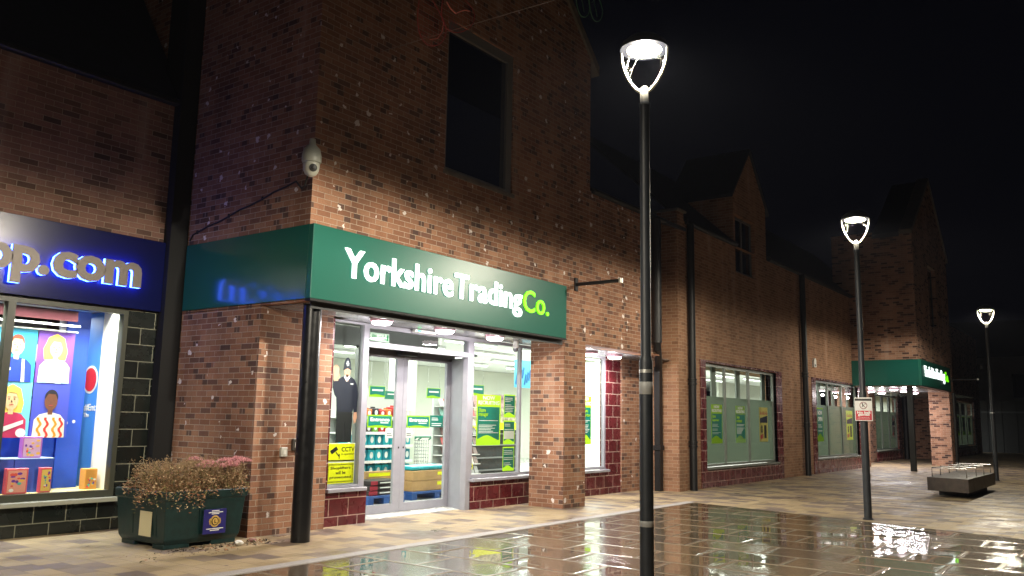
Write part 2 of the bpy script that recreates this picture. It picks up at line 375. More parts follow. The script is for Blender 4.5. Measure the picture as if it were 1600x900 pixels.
# ================================================================== SETTING: ground
def block_mat():
    t = NT('block_paving'); g = t.n('ShaderNodeNewGeometry'); pos = g.outputs['Position']
    sp = t.n('ShaderNodeSeparateXYZ'); t.l(pos, sp.inputs[0])
    c = t.n('ShaderNodeCombineXYZ'); t.l(t.math('ADD', sp.outputs[1], 50.07), c.inputs[0]); t.l(t.math('ADD', sp.outputs[0], 50), c.inputs[1])
    def layer(bw, rh, off):
        br = t.n('ShaderNodeTexBrick'); br.offset = off; br.inputs['Scale'].default_value = 1
        br.inputs['Brick Width'].default_value = bw; br.inputs['Row Height'].default_value = rh
        br.inputs['Mortar Size'].default_value = .003; br.inputs['Mortar Smooth'].default_value = .3
        br.inputs['Color1'].default_value = (0, 0, 0, 1); br.inputs['Color2'].default_value = (1, 1, 1, 1); br.inputs['Mortar'].default_value = (.5, .5, .5, 1)
        t.l(c.outputs[0], br.inputs[0]); return br
    br = layer(.36, .24, .37)
    n1 = t.n('ShaderNodeTexNoise'); n1.inputs['Scale'].default_value = .5; n1.inputs['Detail'].default_value = 4; t.l(pos, n1.inputs[0])
    n2 = t.n('ShaderNodeTexNoise'); n2.inputs['Scale'].default_value = 90; n2.inputs['Detail'].default_value = 4; t.l(pos, n2.inputs[0])
    n3 = t.n('ShaderNodeTexNoise'); n3.inputs['Scale'].default_value = 3; n3.inputs['Detail'].default_value = 6; t.l(pos, n3.inputs[0])
    # beyond x = 14 the mix holds more grey and brown blocks
    far = t.n('ShaderNodeMapRange'); t.l(sp.outputs[0], far.inputs[0]); far.inputs[1].default_value = 13; far.inputs[2].default_value = 17
    rnd = t.math('SUBTRACT', br.outputs[0], t.math('MULTIPLY', far.outputs[0], .16))
    base = t.ramp(rnd, [(0, (.17, .13, .105)), (.2, (.24, .185, .15)), (.30, (.29, .225, .165)), (.36, (.38, .285, .165)), (.7, (.44, .335, .19)), (1, (.38, .29, .18))])
    hv = t.n('ShaderNodeHueSaturation'); t.l(base, hv.inputs['Color']); hv.inputs['Saturation'].default_value = .95
    t.l(t.math('ADD', t.math('ADD', t.math('MULTIPLY', n2.outputs[0], .5), t.math('MULTIPLY', n3.outputs[0], .5)), .45), hv.inputs['Value'])
    col = t.mix(t.math('MULTIPLY', br.outputs[1], .75), hv.outputs[0], (.06, .05, .04))
    vg = t.n('ShaderNodeTexVoronoi'); vg.inputs['Scale'].default_value = 2.1; t.l(pos, vg.inputs[0])
    sg = t.n('ShaderNodeSeparateColor'); t.l(vg.outputs['Color'], sg.inputs[0])
    gum = t.math('LESS_THAN', vg.outputs['Distance'], t.math('MULTIPLY', sg.outputs[1], .055))
    col = t.mix(t.math('MULTIPLY', gum, .7), col, t.mix(t.math('GREATER_THAN', sg.outputs[0], .6), (.05, .045, .04), (.5, .46, .4)))
    nw = t.n('ShaderNodeTexNoise'); nw.inputs['Scale'].default_value = .8; nw.inputs['Detail'].default_value = 7; nw.inputs['Roughness'].default_value = .65; t.l(pos, nw.inputs[0])
    damp = t.ramp(nw.outputs[0], [(.52, (0,)*3), (.60, (1,)*3)])
    col = t.mix(t.math('MULTIPLY', damp, .30), col, (.10, .075, .05))
    t.l(col, t.b.inputs['Base Color'])
    t.l(t.math('SUBTRACT', t.ramp(n3.outputs[0], [(.35, (.42,)*3), (.65, (.68,)*3)]), t.math('MULTIPLY', damp, .16)), t.b.inputs['Roughness'])
    t.b.inputs['Specular IOR Level'].default_value = .35
    bp = t.n('ShaderNodeBump'); bp.inputs['Strength'].default_value = .6; bp.inputs['Distance'].default_value = .004
    t.l(t.math('ADD', t.math('SUBTRACT', 1, br.outputs[1]), t.math('MULTIPLY', n2.outputs[0], .4)), bp.inputs['Height']); t.l(bp.outputs[0], t.b.inputs['Normal'])
    return t.M
BLOCK = block_mat()

def wet_mat():
    t = NT('wet_slab'); g = t.n('ShaderNodeNewGeometry'); pos = g.outputs['Position']
    at = t.n('ShaderNodeAttribute', attribute_name='tone')
    n1 = t.n('ShaderNodeTexNoise'); n1.inputs['Scale'].default_value = 1.1; n1.inputs['Detail'].default_value = 5; t.l(pos, n1.inputs[0])
    n2 = t.n('ShaderNodeTexNoise'); n2.inputs['Scale'].default_value = 30; n2.inputs['Detail'].default_value = 6; t.l(pos, n2.inputs[0])
    n3 = t.n('ShaderNodeTexNoise'); n3.inputs['Scale'].default_value = 170; n3.inputs['Detail'].default_value = 2; t.l(pos, n3.inputs[0])
    base = t.ramp(at.outputs['Fac'], [(0, (.07, .044, .016)), (.5, (.105, .068, .026)), (1, (.145, .098, .042))])
    hv = t.n('ShaderNodeHueSaturation'); t.l(base, hv.inputs['Color']); t.l(t.math('ADD', t.math('MULTIPLY', n2.outputs[0], .8), .6), hv.inputs['Value'])
    ed = t.n('ShaderNodeAttribute', attribute_name='edge')
    t.l(t.mix(t.math('MULTIPLY', ed.outputs['Fac'], .8), hv.outputs[0], (.34, .28, .21)), t.b.inputs['Base Color'])
    # standing water: mirror-smooth in puddles, a coarser film on the rest
    pud = t.ramp(n1.outputs[0], [(.46, (0,)*3), (.60, (1,)*3)])
    r = t.math('MULTIPLY', pud, t.math('ADD', t.math('MULTIPLY', n2.outputs[0], .10), .0))
    r = t.math('ADD', r, t.math('MULTIPLY', ed.outputs['Fac'], .2))
    r = t.math('ADD', r, .015, clamp=True)
    t.b.inputs['Roughness'].default_value = .4; t.b.inputs['Coat Weight'].default_value = 1; t.b.inputs['Coat IOR'].default_value = 1.55
    t.l(r, t.b.inputs['Coat Roughness']); t.b.inputs['Roughness'].default_value = .55; t.b.inputs['Specular IOR Level'].default_value = .2
    bp = t.n('ShaderNodeBump'); bp.inputs['Strength'].default_value = .25; bp.inputs['Distance'].default_value = .003
    t.l(t.math('MULTIPLY', n3.outputs[0], pud), bp.inputs['Height']); t.l(bp.outputs[0], t.b.inputs['Normal'])
    n4 = t.n('ShaderNodeTexNoise'); n4.inputs['Scale'].default_value = 2.6; n4.inputs['Detail'].default_value = 1; t.l(pos, n4.inputs[0])
    bc = t.n('ShaderNodeBump'); bc.inputs['Strength'].default_value = .12; bc.inputs['Distance'].default_value = .004
    t.l(n4.outputs[0], bc.inputs['Height']); t.l(bp.outputs[0], bc.inputs['Normal']); t.l(bc.outputs[0], t.b.inputs['Coat Normal'])
    return t.M
WET = wet_mat()
JOINT = mat('pale_joint_mortar', (150, 136, 118), .3, var=.3, vscale=30, coat=.4)
KERB = mat('kerb_granite', (165, 160, 158), .6, var=.25, vscale=60)

g = MB(); g.face([(-60, -60, -.03), (140, -60, -.03), (140, 90, -.03), (-60, 90, -.03)])
tag(g.build('ground', mat('earth', (60, 58, 54), .9)), kind='structure')
# block paving everywhere except where the wet slabs lie (holes avoid coplanar sheets)
g = MB()
g.face([(-30, 7.22, 0), (110, 7.22, 0), (110, 40, 0), (-30, 40, 0)])
g.face([(15.58, 7.22, 0), (13.28, -14, 0), (110, -14, 0), (110, 7.22, 0)])
tag(g.build('paving', BLOCK), kind='structure')
def bx(y): return 15.45 - (6.95-y)*.285*(1 if y > 0 else 1)
def bxe(y): return 15.45 - (7.0-y)*.2782
g = MB(); g.box(-30, 15.55, 7.04, 7.22, -.02, .003)
tag(g.build('kerb_strip', KERB), kind='structure')
g = MB(); g.face([(-30, 7.04, -.009), (15.45, 7.04, -.009), (10.0, -12.5, -.009), (-30, -12.5, -.009)])
tag(g.build('slab_bed', JOINT), kind='structure')
# sloping edge band between slabs and block paving follows x = bxe(y)
g = MB(); g.face([(15.45, 7.04, .002), (15.60, 7.22, .002), (15.60, 7.0, .002), (bxe(-12)+.12, -12, .002), (bxe(-12), -12, .002)])
tag(g.build('paving_edge_band', BLOCK), kind='structure')
g = MB(); g.face([(bxe(-12)+.1, -12, -.0005), (15.59, 7.0, -.0005), (15.59, 7.3, -.0005), (17, 7.3, -.0005), (17, -12, -.0005)])
tag(g.build('paving_margin', BLOCK), kind='structure')

def clip_right(poly):
    out = []
    f = lambda p: bxe(p[1]) - p[0]
    for i in range(len(poly)):
        a, b = poly[i], poly[(i+1) % len(poly)]; fa, fb = f(a), f(b)
        if fa >= 0: out.append(a)
        if (fa >= 0) != (fb >= 0):
            k = fa/(fa-fb); out.append((a[0]+(b[0]-a[0])*k, a[1]+(b[1]-a[1])*k))
    return out
bm = bmesh.new(); lt = bm.loops.layers.float_color.new('tone'); le = bm.loops.layers.float_color.new('edge')
rs = random.Random(3); SW, SL, J = .66, .95, .010
for i in range(-6, 26):
    x0 = i*SW - .5
    offy = (i % 2)*SL*.5 + .05*rs.uniform(-1, 1)
    for j in range(-11, 9):
        y0, y1 = j*SL+offy-1.0, (j+1)*SL+offy-1.0
        y1c = min(y1, 7.04)
        if y0 > 7.0 or y1c-y0 < .05: continue
        P = clip_right([(x0+J, y0+J), (x0+SW-J, y0+J), (x0+SW-J, y1c-J), (x0+J, y1c-J)])
        if len(P) < 3: continue
        cx = sum(p[0] for p in P)/len(P); cy = sum(p[1] for p in P)/len(P)
        if abs(cx) + abs(cy) < .1: continue
        tx, ty, dz, tn = rs.gauss(0, .0016), rs.gauss(0, .0016), rs.uniform(-.001, .001), rs.random()
        zf = lambda p: dz + tx*(p[0]-cx) + ty*(p[1]-cy)
        def inset(p, k):
            d = Vector((cx-p[0], cy-p[1])); d = Vector((max(-k, min(k, d.x)), max(-k, min(k, d.y)))); return (p[0]+d.x, p[1]+d.y)
        r0 = [bm.verts.new((p[0], p[1], -.009)) for p in P]
        r1 = [bm.verts.new((p[0], p[1], zf(p)-.0022)) for p in P]
        Q = [inset(p, .028) for p in P]
        r2_ = [bm.verts.new((q[0], q[1], zf(q))) for q in Q]
        n = len(P); fs = []
        for k in range(n):
            for A, B, ea, eb in ((r0, r1, 1, 1), (r1, r2_, 1, 0)):
                f = bm.faces.new((A[k], A[(k+1) % n], B[(k+1) % n], B[k])); f.smooth = False
                for lp, e in zip(f.loops, (ea, ea, eb, eb)): lp[lt] = (tn,)*3+(1,); lp[le] = (e,)*3+(1,)
        f = bm.faces.new(r2_)
        for lp in f.loops: lp[lt] = (tn,)*3+(1,); lp[le] = (0, 0, 0, 1)
bmesh.ops.recalc_face_normals(bm, faces=bm.faces)
me = bpy.data.meshes.new('wet_paving'); bm.to_mesh(me); bm.free(); me.materials.append(WET)
o = bpy.data.objects.new('wet_paving', me); COL.objects.link(o); tag(o, kind='structure')

# ================================================================== shared builders
def window_unit(parent, xs, z0, z1, y, frame=FRAME, fw_=.055, dep=.07, transom=None, glass=True, sill=True, sill_over=.05, side=None):
    """framed glazing in a wall that faces -y; xs are the frame edges and mullion centres"""
    f = MB(); a, b = xs[0], xs[-1]
    f.box(a, b, y-dep/2, y+dep/2, z0, z0+fw_); f.box(a, b, y-dep/2, y+dep/2, z1-fw_, z1)
    f.box(a, a+fw_, y-dep/2, y+dep/2, z0+fw_, z1-fw_); f.box(b-fw_, b, y-dep/2, y+dep/2, z0+fw_, z1-fw_)
    for x in xs[1:-1]: f.box(x-fw_/2, x+fw_/2, y-dep/2, y+dep/2, z0+fw_, z1-fw_)
    win = f.build('window', frame, parent)
    if glass:
        for p, q in zip(xs, xs[1:]):
            pa = p+(fw_ if p == a else fw_/2); pb = q-(fw_ if q == b else fw_/2)
            MB().box(pa+.001, pb-.001, y+.004, y+.008, z0+fw_+.001, z1-fw_-.001).build('glass', GLASS, win)
    if sill:
        MB().box(a-.03, b+sill_over, y-.16, y-dep/2-.001, z0-.055, z0-.005, bev=.005).build('sill', frame, win)
    return win

def downpipe(parent, x, y, z0, z1, r=.085, name='downpipe', collars=(.9, 2.75)):
    p = MB(); p.tube([(x, y, z0), (x, y, z1)], r, 16); o = p.build(name, BLACK, parent, smooth=True)
    for z in collars:
        if z0 < z < z1:
            MB().lathe([(r+.003, -.07), (r+.02, -.065), (r+.02, -.035), (r+.006, -.03), (r+.006, .03), (r+.02, .035), (r+.02, .065), (r+.003, .07)], (x, y, z), 16).build('pipe_collar', BLACK, o, smooth=True)
    return o

def shop_sign(x0, x1, yf, ys, z0, z1, label, word_x, lit=1.0, letters_y=None):
    """green fascia wrapping a tower corner: front at y=yf, side runs back to y=ys"""
    e = empty('shop_sign', (x0, yf, z0), label, 'shop sign')
    MB().box(x0, x1, yf, yf+.09, z0, z1, bev=.006).build('front_panel', GREEN, e)
    MB().box(x0, x0+.07, yf+.0905, ys, z0, z1, bev=.004).build('side_panel', mat('green_fascia_side', (22, 84, 76), .13), e)
    MB().box(x0-.004, x1+.004, yf-.008, yf+.095, z0-.03, z0-.001).build('bottom_trim', BLACK, e)
    w = (x1-x0)/5.72; X = lambda v: x0 + (v-6.75)*w
    yy = yf-.001
    for word, a, b, c, d, mt, bo in (('Yorkshire', 7.263, 9.385, 3.235, 3.612, LETTER, .016), ('Trading', 9.425, 11.11, 3.125, 3.612, LETTER, .016), ('Co.', 11.15, 11.89, 3.230, 3.600, LIME_L, .01)):
        text('letters', word, X(a), X(b), c, d, yy, .022, mt, e, bold=bo, spacing=1.04)
    return e

def ceiling_light(x, y, z, label, group, power, r=.14):
    e = empty('ceiling_light', (x, y, z), label, 'ceiling light', group)
    MB().lathe([(r+.02, 0), (r+.025, -.02), (r+.02, -.05), (r+.005, -.055)], (x, y, z), 24).build('housing', mat('pink_white_housing', (215, 170, 185), .3), e, smooth=True)
    MB().lathe([(r, -.05), (r*1.0, -.07), (r*.8, -.092), (0.0001, -.1)], (x, y, z-.006), 24, caps=False).build('lens', BULK, e, smooth=True)
    light('ceiling_light_lamp', 'AREA', (x, y, z-.115), power*.42, (1, .93, .92), shape='DISK', size=r*1.9)
    light('ceiling_light_glow', 'POINT', (x, y, z-.26), power*.3, (1, .93, .92), shadow_soft_size=.05)
    return e

# ================================================================== BUILDING A: corner tower store
bA = empty('brick_store_building', (6.8, 8.1, 0), 'weathered brick store building with gabled corner tower above the nearest green shop sign', 'building')
X0, X1, YF = 6.78, 13.42, 8.13
g = MB(); g.grid_solid((X0, X1), (2.875, 8.4), YF, YF+.34, [(9.25, 10.95, 5.16, 7.56)])
g.box(X0, X0+.34, YF+.3405, 18, 2.88, 8.4); g.box(X1-.34, X1, YF+.3405, 18, 3.3, 8.4)
cxm = (X0+X1)/2
g.prism([(X0, YF, 8.4), (X1, YF, 8.4), (cxm, YF, 11.6)], (0, .34, 0))
g.build('tower_wall', BR_OLD, bA)
g = MB()
g.prism([(X0-.25, YF-.05, 8.15), (X0-.25, YF-.05, 8.34), (cxm, YF-.05, 11.85), (X1+.25, YF-.05, 8.34), (X1+.25, YF-.05, 8.15), (X1+.02, YF-.05, 8.38), (cxm, YF-.05, 11.62), (X0-.02, YF-.05, 8.38)], (0, .42, 0))
g.build('gable_coping', STONE, bA)
for s_, xa in ((-1, X0-.2), (1, X1+.2)):
    g = MB(); g.prism([(xa, YF+.38, 8.28), (cxm, YF+.38, 11.7), (cxm, YF+.38, 11.55), (xa, YF+.38, 8.13)], (0, 10, 0)); g.build('roof', SLATE, bA)
# tall tower window, dark, with a deep grey reveal
wt = MB().box(9.252, 9.30, YF+.03, YF+.12, 5.162, 7.558).box(10.80, 10.948, YF+.03, YF+.12, 5.162, 7.558).box(9.30, 10.80, YF+.03, YF+.12, 7.40, 7.558).box(9.30, 10.80, YF+.03, YF+.12, 5.162, 5.22).build('tower_window', mat('dusty_grey_frame', (112, 112, 112), .5), bA)
MB().box(10.70, 10.7995, YF+.075, YF+.13, 5.221, 7.399).build('inner_frame', mat('dark_inner_frame', (60, 64, 72), .5), wt)
MB().box(9.3005, 10.6995, YF+.08, YF+.09, 6.4, 7.3995).build('glass', DARKGLASS, wt); MB().box(9.3005, 10.6995, YF+.08, YF+.09, 5.2205, 6.398).build('lower_glass', mat('blue_dark_glass', (34, 42, 66), .08), wt)
MB().box(9.22, 10.98, YF-.03, YF+.15, 5.10, 5.159).build('sill', STONE, wt)
MB().box(9.3, 10.9, YF+.245, YF+.25, 5.2, 7.5).build('blind', mat('room_dark', (20, 24, 36), .8), wt)
# upper wall right of the tower, its return and the roof behind it
g = MB(); g.box(X1+.001, 16.25, YF+.002, YF+.35, 2.875, 5.8); g.box(16.255, 17.49, 8.82, 9.1, 2.88, 5.8)
g.build('upper_wall', BR_OLD, bA)
MB().box(X1+.01, 16.4, YF-.12, YF+.0, 5.74, 5.84, bev=.03).build('gutter', BLACK, bA)
g = MB(); g.prism([(X1+.01, YF-.05, 5.86), (X1+.01, 13.2, 8.0), (X1+.01, 13.2, 7.9), (X1+.01, YF-.05, 5.78)], (4.1, 0, 0)); g.build('roof', SLATE, bA)
# ground floor: side wall, recessed return wall
g = MB(); g.box(X0, X0+.3, 8.98, 18, 0, 2.87); g.box(X0+.3005, 8.0, 8.98, 9.28, 0, 2.868)
g.build('ground_wall', BR_OLD, bA)
MB().box(12.58, 13.30, YF+.003, 8.85, 0, 2.872).build('brick_pier', BR_OLD, bA)
MB().box(13.3005, 13.31, YF+.3, YF+.34, 2.86, 2.874).build('pier_trim', STONE, bA)
# maroon tiled surrounds of the shopfront
g = MB(); g.box(8.001, 8.135, 9.1, 9.28, 0, 2.865); g.box(8.1355, 8.88, 9.1, 9.28, 0, .455)
g.build('tiled_surround', TILE_RED, bA)
g = MB(); g.box(11.33, 15.83, 9.16, 9.32, 0, .455); g.box(15.8305, 16.43, 9.16, 9.32, 0, 2.865)
g.build('tiled_surround', TILE_RED, bA)
MB().box(16.4305, 17.5, 9.13, 9.35, 0, 2.865).build('ground_wall', BR_OLD, bA)
# soffit panels
sf = MB()
px = X0+.09
for x in (8.28, 9.78, 11.28, 12.78, 14.28, 15.78, 17.49):
    sf.box(px+.004, x-.004, 8.13 if x < 12.9 else 8.47, 9.17 if x > 9 else 8.97, 2.868, 2.874); px = x
sf.build('soffit', SOFFIT, bA)
MB().box(X0+.07, 12.5, 8.121, 8.1285, 2.80, 2.874).build('soffit_edge', mat('soffit_edge_dark', (60, 62, 64), .4), bA)
# canopy front: back box fills space between sign and wall
MB().tube([(7.02, 8.28, 0), (7.02, 8.28, 2.866)], .115, 28).build('column', mat('black_column', (18, 19, 22), .32, var=.2, vscale=12), bA, smooth=True)
# left shop window and right shop window
window_unit(bA, [8.135, 8.80], .51, 2.862, 9.2, fw_=.03, sill_over=.04)
window_unit(bA, [11.32, 12.75, 14.3, 15.83], .51, 2.862, 9.22, sill_over=.0)
# entrance: posts, transom, fanlight, metal jamb and the pair of sliding door leaves
en = MB().box(8.8015, 8.872, 9.165, 9.3, .456, 2.862).box(8.8805, 8.90, 9.2, 9.3, 0, .455).box(11.2, 11.319, 9.17, 9.28, 0, 2.862).box(8.8725, 11.199, 9.165, 9.26, 2.52, 2.60).box(8.8725, 11.199, 9.165, 9.26, 2.80, 2.862)
ent = en.build('entrance', FRAME, bA)
MB().box(8.8735, 11.198, 9.21, 9.215, 2.602, 2.798).build('glass', GLASS, ent)
MB().prism([(11.205, 9.2805, 0), (11.315, 9.2805, 0), (11.585, 9.85, 0), (11.475, 9.85, 0)], (0, 0, 2.519)).build('jamb_panel', FRAME, ent)
MB().prism([(8.80, 9.3005, 0), (8.87, 9.3005, 0), (9.35, 9.85, 0), (9.25, 9.85, 0)], (0, 0, 2.519)).build('jamb_panel', mat('grey_jamb', (120, 124, 120), .5), ent)
MB().box(9.301, 11.6, 9.3, 9.9, 2.562, 2.60).build('head_panel', mat('door_head_grey', (90, 92, 94), .5), ent)
MB().box(9.301, 11.5, 9.72, 9.86, 2.475, 2.561).build('door_track', mat('door_track_dark', (74, 72, 72), .45), ent)
for (a, b), nm in (((9.34, 10.245), 'left'), ((10.25, 11.46), 'right')):
    gl0, gl1 = (a+.11, 10.09) if nm == 'left' else (10.35, 11.33)
    d = MB().box(a, gl0, 9.75, 9.8, .012, 2.474).box(gl1, b, 9.75, 9.8, .012, 2.474).box(gl0, gl1, 9.75, 9.8, .012, .14).box(gl0, gl1, 9.75, 9.8, 2.44, 2.474)
    dd = d.build('sliding_door', FRAME, bA)
    MB().box(gl0+.001, gl1-.001, 9.772, 9.776, .141, 2.439).build('glass', GLASS, dd)
    MB().box(*( (10.175, 10.195) if nm == 'left' else (10.285, 10.305)), 9.742, 9.7495, 1.0, 1.03).build('lock', INK, dd)
MB().box(10.02, 10.42, 9.60, 9.719, 2.49, 2.56, bev=.015, seg=2).build('door_sensor', INK, bA)
# downpipes of the nearer building
dpA = downpipe(bA, 15.93, 8.02, 3.12, 5.75, r=.10, collars=())
MB().tube([(15.93, 8.02, 3.16), (15.98, 8.04, 3.02), (17.28, 8.66, 2.76), (17.38, 8.74, 2.62)], .08, 12).build('pipe_bend', BLACK, dpA, smooth=True)
g = MB(); g.box(17.30, 17.46, 8.66, 8.80, 0, 2.72, bev=.01); dpB = g.build('square_downpipe', BLACK, bA)
MB().box(17.27, 17.47, 8.63, 8.82, .88, .99, bev=.01).build('pipe_collar', BLACK, dpB)
# interior of the store (walls, ceiling, floor)
g = MB(); g.face([(6.9, 20, .004), (6.9, 9.29, .004), (45, 9.36, .004), (45, 20, .004)])
g.build('store_floor', SFLOOR, bA)
g = MB(); g.face([(7.1, 9.9, 3.25), (45, 9.9, 3.25), (45, 20, 3.25), (7.1, 20, 3.25)]); g.build('store_ceiling', CEIL, bA)
g = MB(); g.box(7.09, 34.0, 19.6, 19.9, .01, 3.24); g.box(7.085, 7.2, 9.3, 19.5, .01, 3.24)
g.box(17.0, 34, 9.4, 9.42, 2.9, 3.24); g.build('store_wall', mat('store_wall_paint', (196, 200, 186), .7), bA)
for xa in (12.9, 20.6, 25.6): MB().box(xa, xa+.42, 12.3, 12.7, .01, 3.24).build('store_column', mat('store_column_paint', (215, 220, 205), .6), bA)
g = MB(); g.box(7.2, 12.4, 9.42, 9.9, 2.9, 3.1); g.box(8.9, 11.3, 9.95, 10.05, 2.6, 2.9); g.build('store_bulkhead', mat('grey_bulkhead', (128, 130, 128), .6), bA)

# ================================================================== BUILDING B: long brick block with dormer
bB = empty('long_brick_building', (17.5, 8.35, 0), 'long tan brick building with a narrow pointed dormer and wide shop windows', 'building')
YM = 8.35
g = MB(); g.grid_solid((17.9, 34.0), (0, 6.12), YM, YM+.33, [(19.08, 23.95, .42, 2.93), (27.55, 32.5, .42, 2.93), (21.13, 22.55, 5.42, 6.119)])
g.build('front_wall', BR_TAN, bB)
g = MB(); g.box(17.5, 17.9, 8.29, 9.35, 0, 6.12); g.box(17.5, 17.86, 8.292, 8.8, 6.1205, 6.3); g.build('end_pilaster', BR_TAN, bB)
MB().box(17.46, 17.92, 8.24, 8.9, 6.301, 6.36, bev=.01).build('coping', STONE, bB)
# dormer
g = MB(); g.grid_solid((21.03, 23.42), (6.1205, 7.62), YM-.004, YM+.3, [(21.13, 22.55, 6.12, 6.98)])
g.prism([(21.03, YM-.004, 7.62), (23.42, YM-.004, 7.62), (22.22, YM-.004, 8.95)], (0, .3, 0)); g.box(21.03, 21.2, YM+.3005, 9.7, 6.1205, 7.55); g.box(23.25, 23.42, YM+.3005, 9.7, 6.1205, 7.55)
dm = g.build('dormer', BR_TAN, bB)
for s_ in (-1, 1):
    g = MB(); xa = 22.22 + s_*1.36
    g.prism([(xa, YM-.06, 7.48), (22.22, YM-.06, 9.05), (22.22, YM-.06, 8.96), (xa, YM-.06, 7.39)], (0, 1.9, 0)); g.build('dormer_roof', SLATE, dm)
dw = MB().box(21.14, 21.2, YM+.1, YM+.17, 5.43, 6.97).box(22.48, 22.54, YM+.1, YM+.17, 5.43, 6.97).box(21.2, 22.48, YM+.1, YM+.17, 6.91, 6.97).box(21.2, 22.48, YM+.1, YM+.17, 5.43, 5.5).box(21.81, 21.87, YM+.1, YM+.17, 5.5, 6.91).build('dormer_window', mat('dusty_grey_frame', (120, 118, 114), .5), bB)
MB().box(21.2, 21.81, YM+.13, YM+.14, 5.5, 6.91).build('glass', DARKGLASS, dw); MB().box(21.87, 22.48, YM+.13, YM+.14, 5.5, 6.91).build('glass', DARKGLASS, dw)
MB().box(21.15, 22.53, YM+.28, YM+.29, 5.4, 6.97).build('blind', mat('room_dark', (20, 24, 36), .8), dw)
for a, b in ((17.93, 21.02), (23.43, 31.9)):
    MB().tube([(a, YM-.07, 6.13), (b, YM-.07, 6.13)], .07, 12).build('gutter', BLACK, bB, smooth=True)
    MB().box(a, b, YM-.02, YM+.01, 6.122, 6.2).build('fascia_board', BLACK, bB)
g = MB(); g.prism([(17.6, YM-.03, 6.2), (17.6, 11.2, 8.9), (17.6, 11.2, 8.8), (17.6, YM-.03, 6.1205)], (3.4, 0, 0)); g.prism([(23.44, YM-.03, 6.2), (23.44, 11.2, 8.9), (23.44, 11.2, 8.8), (23.44, YM-.03, 6.1205)], (14, 0, 0))
g.prism([(21.03, 9.9, 7.66), (21.03, 11.2, 8.9), (21.03, 11.2, 8.8), (21.03, 9.9, 7.56)], (2.39, 0, 0)); g.build('roof', SLATE, bB)
for x0, x1, xa, xb in ((18.78, 19.08, 23.95, 24.38), (27.15, 27.55, 32.5, 32.95)):
    g = MB(); g.box(x0, x1, YM-.02, YM+.3, 0, 2.98); g.box(xa, xb, YM-.02, YM+.3, 0, 2.98); g.box(x1+.0005, xa-.0005, YM-.02, YM+.3, 0, .415); g.box(x1+.0005, xa-.0005, YM-.02, YM+.3, 2.935, 2.98)
    g.build('tiled_surround', TILE_RED, bB)
def shop_window(parent, xs, z0, z1, y, frost):
    wn_ = window_unit(parent, xs, z0, z1, y, frame=FRAME_G, fw_=.06)
    for p, q in zip(xs, xs[1:]):
        MB().face([(p+.031, y+.012, z0+.062), (q-.031, y+.012, z0+.062), (q-.031, y+.012, frost), (p+.031, y+.012, frost)]).build('frosted_film', FROST, wn_)
        MB().box(q-.30, q-.035, y+.20, y+.24, frost, z1-.01).build('blind_post', mat('grey_blind', (120, 128, 122), .6), wn_)
    return wn_
shop_window(bB, [19.10, 20.45, 22.05, 23.93], .47, 2.92, YM+.1, 2.14)
shop_window(bB, [27.57, 29.1, 30.7, 32.48], .47, 2.92, YM+.1, 2.14)
downpipe(bB, 18.12, 8.24, 0, 6.1, r=.085, collars=(1.02, 2.42))
downpipe(bB, 26.24, 8.24, 0, 6.1, r=.085, collars=(1.5, 3.0))
MB().tube([(26.35, 8.33, 1.15), (26.5, 8.28, 1.15)], .03, 8).build('vent_stub', ALU, bB)

# ================================================================== BUILDING C: far tower
bC = empty('far_tower_building', (31.9, 6.15, 0), 'distant brick tower building with steep gable and the small lit shop sign', 'building')
TX0, TX1, TY = 31.9, 38.3, 6.15
g = MB(); g.grid_solid((TX0, TX1), (2.88, 8.4), TY, TY+.34, [(34.4, 35.9, 5.2, 7.5)])
g.box(TX0, TX0+.34, TY+.3405, 8.3, 2.88, 8.4); g.box(TX0, TX0+.34, 8.301, 8.9, 3.4, 8.4); g.box(TX1-.34, TX1, TY+.3405, 8.3, 2.88, 8.4); g.box(TX1-.34, TX1, 8.301, 8.9, 3.4, 8.4)
cxm2 = (TX0+TX1)/2+.25; g.prism([(TX0, TY, 8.4), (TX1, TY, 8.4), (cxm2, TY, 10.9)], (0, .34, 0)); g.build('tower_wall', BR_FAR, bC)
g = MB(); g.prism([(TX0-.2, TY-.05, 8.2), (TX0-.2, TY-.05, 8.36), (cxm2, TY-.05, 11.08), (TX1+.2, TY-.05, 8.36), (TX1+.2, TY-.05, 8.2), (cxm2, TY-.05, 10.91)], (0, .42, 0)); g.build('gable_coping', STONE, bC)
for xa in (TX0-.2, TX1+.2):
    g = MB(); g.prism([(xa, TY+.38, 8.28), (cxm2, TY+.38, 10.98), (cxm2, TY+.38, 10.85), (xa, TY+.38, 8.13)], (0, .9, 0)); g.build('roof', SLATE, bC)
wt = MB().box(34.42, 34.5, TY+.14, TY+.2, 5.2, 7.5).box(35.8, 35.88, TY+.14, TY+.2, 5.2, 7.5).box(34.5, 35.8, TY+.14, TY+.2, 5.2, 5.28).box(34.5, 35.8, TY+.14, TY+.2, 7.42, 7.5).build('tower_window', FRAME_D, bC)
MB().box(34.501, 35.799, TY+.16, TY+.17, 5.281, 7.419).build('glass', DARKGLASS, wt)
MB().box(TX0+.09, 44.95, TY+.13, TY+.0+3.3, 2.868, 2.874).build('soffit', SOFFIT, bC)
MB().box(37.35, 38.05, TY+.003, 6.9, 0, 2.866).build('brick_pier', BR_FAR, bC)
MB().box(31.95, 32.13, 6.4, 6.58, 0, 2.866, bev=.01).build('column', BLACK, bC)
downpipe(bC, 38.12, TY-.02, 0, 2.86, r=.09, collars=())
MB().box(34.001, 38.9, 9.3, 9.5, 0, 2.866).build('recess_wall', BR_FAR, bC); MB().box(42.9, 45, 9.3, 9.5, 0, 2.866).build('recess_wall', BR_FAR, bC); MB().box(45.001, 45.4, 8.0, 9.5, 0, 6.85).build('return_wall', BR_FAR, bC)
